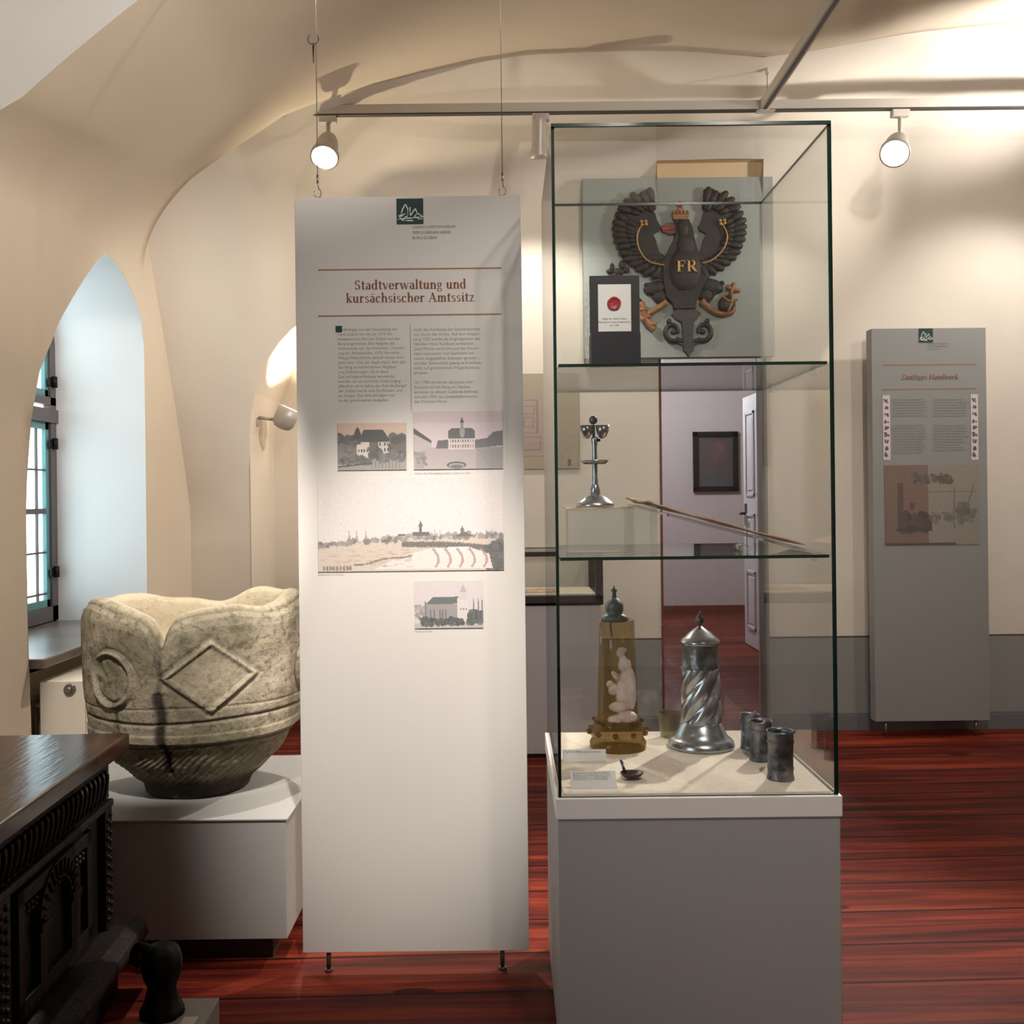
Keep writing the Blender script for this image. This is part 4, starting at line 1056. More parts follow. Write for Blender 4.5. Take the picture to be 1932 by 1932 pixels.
# ---- parchment on a clear wedge
YD = 2.36
q0 = P(1190, 946, YD); q1 = P(1496, 1027, YD)
aw = thing('acrylic_stand', 'clear acrylic wedge stand carrying the slanted parchment on the lower glass shelf', 'stand', ((q0.x + q1.x) / 2, YD, s2))
mb = MB(); xw1 = P(1233, 1000, YD).x
mb.box((q0.x, YD - 0.06, s2 + 0.0005), (xw1, YD + 0.06, q0.z - 0.009)); obj('block', mb, 'acrylic', aw)
mb = MB()
za = q0.z - 0.007; zb = q1.z - 0.004
A = [(q0.x, za), (q1.x, zb), (q1.x + 0.022, s2 + 0.003), (q1.x + 0.018, s2 + 0.001), (q1.x - 0.005, zb - 0.003), (q0.x, za - 0.003)]
mb.prism(A, YD - 0.09, YD + 0.09); obj('slanted_plate', mb, 'acrylic', aw)
mb = MB(); cc = P(1400, 1022, YD); mb.cyl((cc.x, YD - 0.06, s2 + 0.009), (cc.x, YD + 0.06, s2 + 0.009), 0.0085, seg=20); obj('roller', mb, 'acrylic', aw)
pa = MB(); rg = []
nx, nyy = 60, 10
def sheet_z(t, yv):
    e = 0.004 * math.exp(-((t - 0.06) / 0.05) ** 2) * math.sin(40 * t + 20 * yv) + 0.0012 * math.sin(17 * t + 9 * yv)
    return lerp(q0.z, q1.z, t) + 0.0035 + e
for layer in (0.0035, 0.0):
    rows = []
    for j in range(nyy + 1):
        yv = lerp(-0.10, 0.10, j / nyy); rows.append([(lerp(q0.x, q1.x, i / nx) + 0.003 * math.sin(30 * yv), YD + yv, sheet_z(i / nx, yv) + layer * (1 - 0.5 * i / nx)) for i in range(nx + 1)])
    rg.append(rows)
pa.rings(rg[0], closed=False); pa.rings(rg[1], closed=False)
for e in (0, -1):
    pa.rings([rg[0][e], rg[1][e]], closed=False)
for e in (0, -1):
    pa.rings([[r[e] for r in rg[0]], [r[e] for r in rg[1]]], closed=False)
setp(obj('parchment', pa, 'paper'), 'brownish parchment sheet lying slanted on the clear wedge stand', 'document')
# small folded white card near the lower left of the wedge
# ---- tankard with twisted fluting
ZB = gz0
def at(u, v): # point on the case floor
    d = (VPY - v) / F; du = (u - VPX) / F
    zc = -du * _s + d * _c; Y = (ZB - EYE) / zc; return P(u, v, Y)
p = at(1323, 1408); k = p.y / F
tk = thing('tankard', 'tall pewter tankard with twisted fluting and pointed lid in the case', 'tankard', (p.x, p.y, ZB))
H = lambda v: (1408 - v) * k * 0.985
prof = [(62, 1408), (63, 1403), (60, 1396), (55, 1391), (50, 1388), (45, 1378), (40, 1366), (36.5, 1362), (36, 1358)]
mb = MB(); mb.lathe([(r * k, H(v) + 0.0004) for r, v in prof], (p.x, p.y, ZB), 64); obj('foot', mb, 'pewter', tk)
prof = [(39.5, lerp(1362, 1256, i / 40)) for i in range(41)]
def flute(r, z, a):
    ph = 5 * a - z / k * 0.125
    return r * (1 - 0.13 * (0.5 + 0.5 * math.cos(ph)) ** 2 - 0.07 * sstep(H(1362), H(1256), z))
mb = MB(); mb.lathe([(r * k, H(v)) for r, v in prof], (p.x, p.y, ZB), 120, fn=flute); obj('fluted_body', mb, 'pewter', tk)
mb = MB(); mb.lathe([(35.5 * k, H(1258)), (36 * k, H(1255)), (34 * k, H(1252)), (33.5 * k, H(1215)), (34 * k, H(1212)), (33 * k, H(1208))], (p.x, p.y, ZB), 48); obj('neck_band', mb, 'pewterdk', tk)
mb = MB(); mb.lathe([(35 * k, H(1212)), (36.5 * k, H(1209)), (36 * k, H(1205)), (28 * k, H(1198)), (18 * k, H(1188)), (9 * k, H(1182)), (4 * k, H(1178))], (p.x, p.y, ZB), 48, fn=lambda r, z, a: r * (1 + 0.015 * math.cos(24 * a))); L_ = obj('lid', mb, 'pewter', tk)
mb = MB(); mb.lathe([(3 * k, H(1180)), (2.5 * k, H(1174)), (7 * k, H(1170)), (8.5 * k, H(1165)), (6 * k, H(1160)), (3 * k, H(1157)), (2.5 * k, H(1153)), (0.5 * k, H(1148))], (p.x, p.y, ZB), 20); obj('finial', mb, 'pewterdk', L_)

# ---- amber glass vessel with white figure and lead-grey lid
p = at(1166, 1411); k = p.y / F
av = thing('glass_vessel', 'amber glass vessel with white robed figure and grey metal lid in the case', 'vessel', (p.x, p.y, ZB))
H = lambda v: (1411 - v) * k * 0.985
mb = MB(); mb.lathe([(r * k, H(v) + 0.0004) for r, v in ((50, 1411), (53, 1408), (53, 1398), (50, 1393), (46, 1390), (48, 1387), (55, 1380), (55, 1374), (47, 1367), (43, 1364), (45, 1358), (44, 1354), (40, 1352))], (p.x, p.y, ZB), 48,
    fn=lambda r, z, a: r * (1 + (0.035 * math.cos(10 * a) if H(1390) < z < H(1367) else 0))); obj('foot', mb, 'amberdk', av)
for i in range(10):
    a = 2 * PI * (i + 0.2) / 10; mb = MB(); mb.ell((p.x + 55 * k * math.cos(a), p.y + 55 * k * math.sin(a), ZB + H(1377)), (5.5 * k,) * 3, 12); obj('glass_knob', mb, 'amberdk', av)
for i in range(8):
    a = 2 * PI * (i + 0.7) / 8; mb = MB(); mb.ell((p.x + 45 * k * math.cos(a), p.y + 45 * k * math.sin(a), ZB + H(1356)), (4 * k,) * 3, 10); obj('glass_knob', mb, 'amberdk', av)
mb = MB(); r0 = [(38.5, 1354), (37.5, 1320), (36, 1270), (34.5, 1220), (33, 1165)]
mb.lathe([(r * k, H(v)) for r, v in r0] + [((r - 2.2) * k, H(v)) for r, v in r0[::-1]], (p.x, p.y, ZB), 48, cap0=False, cap1=False); obj('glass_body', mb, 'amber', av)
# enamel figure standing inside the glass
fg = MB()
def E(u, v, rx, rz, ry=None, dy=0.0, rot=0): fg.ell((p.x + (u - 1160) * k, p.y - 0.043 + dy, ZB + H(v)), (rx * k, (ry or rx * 0.7) * k, rz * k), 16, Matrix.Rotation(rot, 3, 'Y'))
E(1163, 1225, 8, 9); E(1170, 1248, 13, 14); E(1175, 1285, 16, 38); E(1165, 1300, 13, 30); E(1157, 1272, 6, 18, rot=-0.7); E(1143, 1283, 7, 7); E(1150, 1293, 10, 12, rot=0.6); E(1182, 1300, 10, 32); E(1160, 1326, 20, 10); E(1172, 1345, 22, 12); E(1155, 1350, 18, 9); E(1166, 1219, 9, 6); E(1167, 1236, 8, 8)
o = obj('white_figure', fg, 'figure', av); o['label'] = 'white robed figure'
rm = o.modifiers.new('merge', 'REMESH'); rm.mode = 'VOXEL'; rm.voxel_size = 0.0018; rm.use_smooth_shade = True
lx = p.x - 4 * k
mb = MB(); mb.lathe([(r * k, H(v)) for r, v in ((24, 1168), (26, 1164), (24, 1158), (18, 1155), (15, 1152), (17, 1147), (17, 1136), (14, 1131), (10, 1127), (6, 1123))], (lx, p.y, ZB), 32); L_ = obj('lid', mb, 'lead', av)
mb = MB(); mb.lathe([(r * k, H(v)) for r, v in ((5, 1125), (4, 1119), (3.5, 1113), (6, 1110), (5, 1107), (2, 1105), (1, 1100))], (lx, p.y, ZB), 16); obj('finial', mb, 'lead', L_)
mb = MB(); mb.tube([(lx - 8 * k, p.y - 0.02, ZB + H(1160)), (lx - 10 * k, p.y - 0.026, ZB + H(1175)), (lx - 7 * k, p.y - 0.027, ZB + H(1195))], [0.004, 0.003, 0.002], 8); obj('lid_strap', mb, 'lead', L_)

# ---- pale cup behind
p = at(1264, 1390); k = p.y / F
mb = MB(); H = lambda v: (1392 - v) * k
r0 = [(17, 1392), (17.5, 1388), (20, 1370), (24, 1352), (25, 1346)]
mb.lathe([(r * k, H(v) + 0.0004) for r, v in r0] + [((r - 1.6) * k, H(v)) for r, v in r0[::-1][:-1]] + [(14 * k, H(1387))], (p.x, p.y, ZB), 36)
setp(obj('glass_cup', mb, 'thinglass'), 'small pale glass cup half hidden behind the fluted tankard', 'cup')
# ---- three small beakers
lb = ['small dark pewter beaker nearest the front right corner of the case floor', 'small dark pewter beaker between the two others in the row', 'small dark pewter beaker farthest back in the row, beside the right pane']
bp_ = None
for i, (u, v) in enumerate(((1473, 1469), (1436, 1434), (1415, 1412))):
    q = at(u, v)
    if bp_ is None:
        k = q.y / F
        bp_ = thing('beaker', lb[0], 'beaker', (q.x, q.y, ZB), group='pewter beakers in the case')
        r0 = [(25.5, 0), (26, 3), (24.5, 6), (24, 12), (23.6, 50), (24.2, 86), (25.4, 91)]
        mb = MB(); mb.lathe([(r * k, h * k + 0.0004) for r, h in r0] + [((r - 1.5) * k, h * k) for r, h in r0[::-1][:-2]], (q.x, q.y, ZB), 40, fn=lambda r, z, a: r * (1 + 0.012 * math.sin(9 * a + z * 90) + 0.01 * math.sin(4 * a)))
        obj('body', mb, 'pewterdk', bp_)
        mb = MB(); mb.rings([[(q.x + 25.8 * k * math.cos(a), q.y + 25.8 * k * math.sin(a), ZB + h * k) for a in np.linspace(0, 2 * PI, 37)[:-1]] for h in (70, 72)], cap0=False, cap1=False); obj('band', mb, 'pewterdk', bp_)
        mb = MB(); mb.rings([[(q.x + 25.2 * k * math.cos(a), q.y + 25.2 * k * math.sin(a), ZB + h * k) for a in np.linspace(0, 2 * PI, 37)[:-1]] for h in (20, 22)], cap0=False, cap1=False)
        obj('band', mb, 'pewterdk', bp_)
        mb = MB(); mb.tube([(q.x + 20 * k, q.y - 14 * k, ZB + 89 * k), (q.x + 23 * k, q.y - 18 * k, ZB + 93 * k)], 0.003, 8); obj('spout', mb, 'pewterdk', bp_)
    else:
        c = copy_tree(bp_); c.location = (q.x, q.y, ZB); c['label'] = lb[i]; c.scale = (0.9, 0.9, 0.88) if i == 1 else (0.78, 0.78, 0.8); c.rotation_euler = (0, 0, 0.7 * i)
# ---- small spoon-like ladle lying on its bowl
p = at(1192, 1470); k = p.y / F
sp = thing('salt_spoon', 'small dark spoon bowl with short bent handle lying on the case floor', 'spoon', (p.x, p.y, ZB))
mb = MB(); mb.lathe([(2 * k, 0.0006), (14 * k, 4 * k), (20 * k, 9 * k), (22 * k, 13 * k), (20.5 * k, 13 * k), (17 * k, 9 * k), (4 * k, 4 * k)], (p.x, p.y, ZB), 28, fn=lambda r, z, a: r * (0.8 + 0.2 * abs(math.cos(a)))); obj('bowl', mb, mat('brown_bowl', srgb(74, 58, 50), 0.4), sp)
mb = MB(); mb.tube([(p.x - 12 * k, p.y + 0.01, ZB + 11 * k), (p.x - 15 * k, p.y + 0.02, ZB + 22 * k), (p.x - 17 * k, p.y + 0.028, ZB + 30 * k)], [0.004, 0.003, 0.0045], 8); obj('handle', mb, 'pewterdk', sp)
# ---- two label cards
def card(u0, u1, vb, vt, label, lines, tilt):
    a = at((u0 + u1) / 2, vb); a0 = at(u0, vb); a1 = P(u1, vb, a0.y); k = a.y / F
    t = thing('label_card', label, 'label card', (a.x, a0.y, ZB), group='label cards in the case')
    h = (vb - vt) * k; dy = tilt
    M2 = Matrix.Translation((a0.x, a0.y, ZB + 0.0006)) @ Matrix.Rotation(-math.atan2(dy, h), 4, 'X')
    L = math.hypot(h, dy)
    mb = MB(M2); mb.box((0, 0, 0), (a1.x - a0.x, 0.0012, L)); obj('card', mb, 'card', t)
    if lines:
        cu = plain_text('printed_lines', lines, 0.006, L - 0.008, 0.0062, -0.0004, 'ink', t, lead=1.0, width=(a1.x - a0.x) * 0.82)
        me = cu.data; me.transform(XF[t.name]); me.transform(XF[t.name].inverted() @ M2)
card(1062, 1144, 1438, 1417, 'white label card with one short printed line before the amber glass vessel', ['Willkomm'], 0.012)
card(1078, 1165, 1489, 1466, 'white label card with several printed lines near the front left edge of the case floor', ['Bodenfunde aus Glas und Zinn', 'Becher und Löffel aus der Burg', 'Stadt Düben, 17. Jahrhundert', 'Zunftkanne der Tuchmacher'], 0.045)

# ================================================================== EAGLE above the doorway
YA = YW - 0.075
ea0 = P(1100, 337, YA); ea1 = P(1464, 672, YA)
bx0_, bx1_ = ea0.x - 0.003, (P(1456, 333, YA).x + P(1464, 672, YA).x) / 2
bz1, bz0 = P(1278, 335, YA).z, P(1286, 674, YA).z
eg = thing('heraldic_eagle', 'black carved crowned eagle with letters FR on a grey board above the doorway', 'carved emblem', ((bx0_ + bx1_) / 2, YA, bz0))
mb = MB(); mb.box((bx0_, YA, bz0), (bx1_, YW - 0.002, bz1)); obj('backing_board', mb, 'board', eg, bevel=0.002)
ke = YA / F / 4.954
ec = P(1090 + 950 / 4.954, 330 + 900 / 4.954, YA)
def ex(x, y): return ec.x + (x - 950) * ke, ec.z - (y - 900) * ke
def epoly(pts, th, y0=0.0): mb_.prism([ex(*q) for q in pts], YA - th, YA - y0)
def eblob(x, y, rx, ry, th, rot=0, yc=0.012):
    X, Z = ex(x, y); mb_.ell((X, YA - yc, Z), (rx * ke, th, ry * ke), 14, Matrix.Rotation(rot, 3, 'Y'))
wing = [(715, 150), (690, 250), (690, 330), (725, 370), (740, 430), (775, 490), (760, 530), (700, 560), (730, 620), (750, 700), (765, 740), (800, 755), (860, 830), (860, 975), (740, 970), (600, 920), (480, 830), (400, 730), (365, 620), (360, 500), (400, 380), (470, 260), (550, 200), (640, 140)]
tips = [(675, 150), (610, 185), (515, 190), (455, 245), (400, 315), (375, 375), (350, 440), (345, 500), (350, 560), (360, 620), (385, 680), (405, 735), (445, 790), (500, 840), (560, 890), (630, 930), (705, 958)]
for side in (0, 1):
    fx = (lambda x: x) if side == 0 else (lambda x: 1898 - x)
    mb_ = MB(); epoly([(fx(x), y) for x, y in wing], 0.022)
    for i, (tx, ty) in enumerate(tips):
        fcx, fcy = (730, 420) if i < 5 else (740, 620) if i < 11 else (830, 760)
        d = Vector((fcx - tx, fcy - ty)); L = d.length; d.normalize()
        for q, (w_, ln, off) in enumerate(((38, 80, 50), (30, 60, 140))):
            if off > L - 50: continue
            x = tx + d.x * off; y = ty + d.y * off
            a = math.atan2(fx(x + d.x) - fx(x), d.y)
            eblob(fx(x), y, w_, ln, 0.016, rot=-a, yc=0.022)
    obj('wing', mb_, 'eagle', eg)
    mb_ = MB(); arc = [(605, 475), (570, 520), (550, 590), (560, 680), (605, 770), (680, 830), (800, 857)] if side == 0 else [(1335, 475), (1370, 530), (1388, 600), (1362, 690), (1300, 770), (1230, 820), (1150, 842)]
    mb_.tube(spline([(ex(x, y)[0], YA - 0.036, ex(x, y)[1]) for x, y in arc], 4), 0.0042, 8)
    cx0 = arc[0]
    for dx, dy in ((-18, -25), (22, -28), (24, 0), (-12, 4)): eblob(cx0[0] + dx + 5, cx0[1] + dy, 17, 17, 0.008, yc=0.036)
    obj('gold_stem', mb_, 'gold', eg)
mb_ = MB()
epoly([(905, 430), (1035, 430), (1065, 500), (1085, 600), (1105, 690), (1130, 760), (1210, 830), (1200, 975), (1130, 1120), (1095, 1200), (1090, 1260), (890, 1260), (880, 1210), (820, 1150), (790, 1000), (790, 830), (830, 740), (860, 680), (900, 600), (915, 520)], 0.034)
eblob(995, 900, 150, 210, 0.02, yc=0.034); eblob(975, 520, 55, 90, 0.018, yc=0.034); eblob(1000, 680, 85, 130, 0.016, yc=0.032)
eblob(720, 1060, 115, 70, 0.022, -0.25, 0.012); eblob(1240, 1050, 120, 75, 0.022, 0.25, 0.012); eblob(770, 1140, 80, 70, 0.02, 0, 0.012); eblob(1190, 1130, 80, 70, 0.02, 0, 0.012)
for i in range(9): eblob(640 + i * 14, 1030 + i * 17, 26, 22, 0.014, 0, 0.014); eblob(1340 - i * 16, 1020 + i * 20, 26, 22, 0.014, 0, 0.014)
obj('body', mb_, 'eagle', eg, bevel=0.004)
mb_ = MB()
epoly([(880, 1210), (1100, 1210), (1080, 1255), (1140, 1300), (1110, 1350), (1075, 1380), (1065, 1540), (1130, 1570), (1075, 1600), (1070, 1650), (1045, 1665), (1025, 1710), (1000, 1665), (975, 1650), (975, 1600), (920, 1580), (975, 1540), (960, 1380), (900, 1350), (865, 1310), (905, 1260)], 0.02)
for cx0, sg in ((880, 1), (1165, -1)):
    pts = []
    for t in np.linspace(0, 1, 22):
        a = lerp(-2.3, 3.4, t) ; r = lerp(92, 45, t)
        pts.append((cx0 - sg * r * math.cos(a) * 0.95, 1468 - r * math.sin(a) * 1.05))
    mb_.tube([(ex(x, y)[0], YA - 0.012, ex(x, y)[1]) for x, y in pts], [0.0145 - 0.004 * i / 21 for i in range(22)], 8)
    eblob(cx0 - sg * 35, 1375, 24, 30, 0.012); eblob(cx0 + sg * 8, 1470, 28, 26, 0.013); eblob(cx0 + sg * 60, 1555, 60, 26, 0.013, sg * 0.2)
obj('tail', mb_, mat('tail_black', srgb(28, 24, 26), 0.45, bump=0.3, bscale=60), eg, bevel=0.003)
mb_ = MB(); epoly([(765, 498), (800, 478), (840, 452), (880, 455), (920, 468), (925, 520), (910, 560), (860, 570), (820, 545), (790, 540)], 0.02); obj('beak', mb_, mat('beak_red_brown', srgb(112, 52, 46), 0.5), eg, bevel=0.004)
mb_ = MB(); epoly([(770, 500), (840, 495), (905, 515), (840, 530), (790, 528)], 0.026, 0.01); obj('tongue', mb_, 'red', eg, bevel=0.002)
mb_ = MB(); epoly([(892, 430), (885, 400), (880, 370), (905, 350), (930, 345), (935, 320), (985, 320), (990, 345), (1015, 348), (1042, 365), (1035, 400), (1030, 430)], 0.03)
eblob(958, 285, 30, 32, 0.014, yc=0.02)
for x in (895, 925, 958, 992, 1025): eblob(x, 365, 14, 22, 0.008, yc=0.03)
obj('crown', mb_, 'redgold', eg, bevel=0.003)
mb_ = MB(); bw = ex(1005, 930)
polys, L_ = word('FR')
kk = 200 * ke / L_
for q in polys: mb_.prism([(bw[0] - L_ * kk / 2 + a * kk, bw[1] + b * kk * 0.92) for a, b in q], YA - 0.060, YA - 0.04)
obj('letters', mb_, 'gold', eg)['label'] = 'gold letters F and R'
mb_ = MB()
def etube(pts, r, yy=0.02): mb_.tube(spline([(ex(x, y)[0], YA - yy, ex(x, y)[1]) for x, y in pts], 4), r, 8)
etube([(820, 1190), (740, 1250), (640, 1310)], 0.015); etube([(590, 1190), (610, 1300), (650, 1390), (705, 1455)], 0.016)
for x, y in ((640, 1330), (600, 1260), (690, 1400), (605, 1350)): eblob(x, y, 38, 30, 0.016, yc=0.022)
obj('claw_with_sceptre', mb_, 'redgold', eg)
mb_ = MB()
for x, y, r1_, r2_ in ((320, 860, 22, 40), (300, 900, 38, 22), (415, 840, 34, 42), (380, 905, 60, 34), (450, 890, 34, 26), (345, 940, 40, 30)): eblob(x, y, r1_, r2_, 0.012, yc=0.014)
etube([(380, 930), (480, 1060), (590, 1190)], 0.009, 0.014); obj('sceptre_head', mb_, 'eagle', eg)
mb_ = MB(); etube([(1150, 1180), (1200, 1240), (1290, 1300), (1400, 1310), (1450, 1260)], 0.014, 0.024)
for x, y in ((1165, 1215), (1220, 1255), (1280, 1295), (1340, 1310)): eblob(x, y, 34, 26, 0.014, yc=0.024)
etube([(1330, 1150), (1390, 1200), (1470, 1190)], 0.006, 0.05); etube([(1410, 1130), (1420, 1200), (1380, 1300)], 0.006, 0.05)
etube([(1400, 1160), (1430, 1100), (1450, 1030)], 0.012, 0.02); etube([(1400, 1060), (1440, 1085), (1495, 1095)], 0.011, 0.02)
for x, y in ((1450, 1035), (1400, 1065), (1490, 1095)): eblob(x, y, 22, 22, 0.01, yc=0.02)
obj('claw_with_cross', mb_, 'redgold', eg)
mb_ = MB(); eblob(1385, 1220, 82, 86, 0.032, yc=0.02); obj('orb', mb_, mat('dark_green_orb', srgb(50, 54, 44), 0.5), eg)
# ================================================================== LAMP RAIL AND SPOTS
YR = 4.73
zr1 = P(1000, 196, YR).z; zr0 = P(1000, 214.5, YR).z; zc_ = (zr0 + zr1) / 2
xr0 = P(508, 206, YR).x; xr1 = XR
mb = MB()
mb.box((xr0, YR - 0.018, zr0), (xr1, YR + 0.018, zr1)); mb.mi = 1; mb.box((xr0, YR - 0.019, zr0 - 0.003), (xr1, YR + 0.012, zr0 + 0.0035))
rl = obj('lamp_rail', mb, ['rail', 'raildark']); setp(rl, 'long grey lamp rail running across under the back vault', 'lamp rail', 'lamp rails')
j = P(1440, 206, YR)
d = Vector((1.315 - j.x, 0, 0))
xr = j.x + 0.0
mb = MB(); xo = 0.16 * 0.0
mb.box((xr - 0.018, 1.2, zr0), (xr + 0.018, YR - 0.03, zr1)); mb.mi = 1; mb.box((xr - 0.008, 1.2, zr0 - 0.003), (xr + 0.008, YR - 0.03, zr0 + 0.003))
r2 = obj('lamp_rail', mb, ['rail', 'raildark']); setp(r2, 'grey lamp rail coming towards the viewer from the junction above the case', 'lamp rail', 'lamp rails')
mb = MB(); mb.box((xr - 0.035, YR - 0.029, zr0 - 0.006), (xr + 0.05, YR + 0.02, zr0 - 0.0035)); mb.box((xr - 0.02, YR - 0.0295, zr0 - 0.004), (xr + 0.02, YR - 0.0195, zr1))
setp(obj('rail_connector', mb, 'rail'), 'small grey joint where the two lamp rails meet', 'rail joint')
hh = P(1447, 110, YR)
t = thing('rail_hanger', 'short suspension rod holding the rail junction under the vault', 'hanger', (hh.x, YR, zr1))
mb = MB(); mb.cyl((hh.x, YR, hh.z - 0.07), (hh.x, YR, hh.z + 0.06), 0.009, seg=12); obj('sleeve', mb, 'rail', t)
mb = MB(); mb.cyl((hh.x, YR, zr1), (hh.x, YR, hh.z - 0.07), 0.0015, seg=6); mb.cyl((hh.x, YR, zr1), (hh.x - 0.002, YR, zr1 + 0.05), 0.004, seg=8); obj('cable', mb, 'raildark', t)

def spot(u, v, uL, vL, label, aim, energy, angle, glow='lamp', dy=-0.1, r=0.055, length=0.16, blend=0.6, size=0.03):
    """track spotlight: adapter at pixel u under the rail, lens centre near uL,vL"""
    a = P(u, v, YR)
    L0 = P(uL, vL, YR + dy)
    t = thing('track_spotlight', label, 'spotlight', (a.x, YR, zr0), group='track spotlights')
    mb = MB(); mb.box((a.x - 0.04, YR - 0.02, zr0 - 0.035), (a.x + 0.04, YR + 0.02, zr0 - 0.0035)); obj('adapter', mb, 'rail', t, bevel=0.003)
    d = (Vector(aim) - L0).normalized()
    back = L0 - d * length
    q = d.to_track_quat('Z', 'Y').to_matrix().to_4x4()
    mb = MB(Matrix.Translation(back) @ q)
    rr = r * 0.80
    mb.lathe([(0.012, 0), (rr * 0.75, 0.006), (rr * 0.9, 0.03), (rr, 0.06), (rr, length - 0.05), (r, length - 0.025), (r, length), (r * 0.9, length), (r * 0.86, length - 0.02)], (0, 0, 0), 32, cap1=False)
    obj('lamp_head', mb, 'lampbody', t)
    mb = MB(Matrix.Translation(back) @ q); mb.lathe([(r * 0.86, length - 0.019), (0.002, length - 0.022)], (0, 0, 0), 28, cap0=False)
    obj('lamp_glass', mb, glow, t)
    mb = MB(); m0 = back + d * 0.02
    mb.tube([(a.x, YR, zr0 - 0.03), (a.x, YR, (zr0 - 0.03) * 0.4 + m0.z * 0.6), tuple(m0)], 0.010, 10); obj('arm', mb, 'rail', t)
    lo = L0 + d * 0.012
    light('lamp_light', 'SPOT', lo, energy, WARM, tuple(lo + d), size, angle, blend)
    return t
spot(619, 225, 612, 298, 'glowing track spotlight near the left end of the rail', (-0.85, 2.7, 0.5), 90, 58, dy=-0.16, r=0.064)
spot(1020, 222, 1017, 300, 'grey track spotlight behind the top left corner of the glass case', (0.14, 5.2, 1.2), 26, 112, glow='lampdim', dy=0.03, r=0.045, length=0.20, size=0.02)
spot(1698, 222, 1688, 290, 'glowing track spotlight right of the glass case', (0.55, 2.3, 0.7), 175, 62, dy=-0.16, r=0.066)

# wall sconce in the niche
YC_ = 5.43
pl = P(478, 788, YC_); px = XN0
sn = thing('wall_sconce', 'small white uplight bracket lamp on the niche side, left of the large panel', 'wall lamp', (px, YC_, pl.z))
mb = MB(); mb.cyl((px + 0.001, YC_, pl.z), (px + 0.018, YC_, pl.z), 0.052, 0.048, 28); obj('wall_plate', mb, 'lampbody', sn)
mb = MB(); mb.cyl((px + 0.018, YC_, pl.z), (px + 0.11, YC_, pl.z - 0.012), 0.009, seg=12); obj('arm', mb, 'lampbody', sn)
c0 = Vector((px + 0.15, YC_, pl.z - 0.03)); dd = Vector((0.42, -0.05, 0.9)).normalized()
mb = MB(Matrix.Translation(c0) @ dd.to_track_quat('Z', 'Y').to_matrix().to_4x4())
mb.lathe([(0.01, -0.035), (0.04, -0.028), (0.058, -0.005), (0.060, 0.03), (0.060, 0.085), (0.056, 0.085), (0.054, 0.01), (0.01, -0.01)], (0, 0, 0), 36); obj('shade', mb, 'lampbody', sn)
mb = MB(Matrix.Translation(c0) @ dd.to_track_quat('Z', 'Y').to_matrix().to_4x4()); mb.ell((0, 0, 0.035), (0.03, 0.03, 0.02), 16); obj('bulb', mb, 'lampdim', sn)
light('sconce_light', 'SPOT', c0 + dd * 0.075, 38, (1, 0.84, 0.58), tuple(c0 + dd + Vector((0, 0.25, 0))), 0.03, 125, 0.5)

# ================================================================== STONE FONT AND ITS PLINTH
YX = 2.70
fx1 = P(540, 1600, YX).x; ftz = P(400, 1545, YX).z; fbz = P(500, 1772, YX).z
pb = thing('font_plinth', 'low grey-white plinth box under the stone font', 'plinth', (fx1 - 0.33, YX + 0.33, 0))
mb = MB(); mb.box((fx1 - 0.74, YX, fbz), (fx1, YX + 0.66, ftz - 0.006)); mb.box((fx1 - 0.745, YX - 0.005, ftz - 0.006), (fx1 + 0.005, YX + 0.665, ftz)); obj('box', mb, 'base', pb, bevel=0.002)
mb = MB(); mb.box((fx1 - 0.70, YX + 0.05, 0.0), (fx1 - 0.05, YX + 0.60, fbz)); obj('recessed_base', mb, 'raildark', pb)

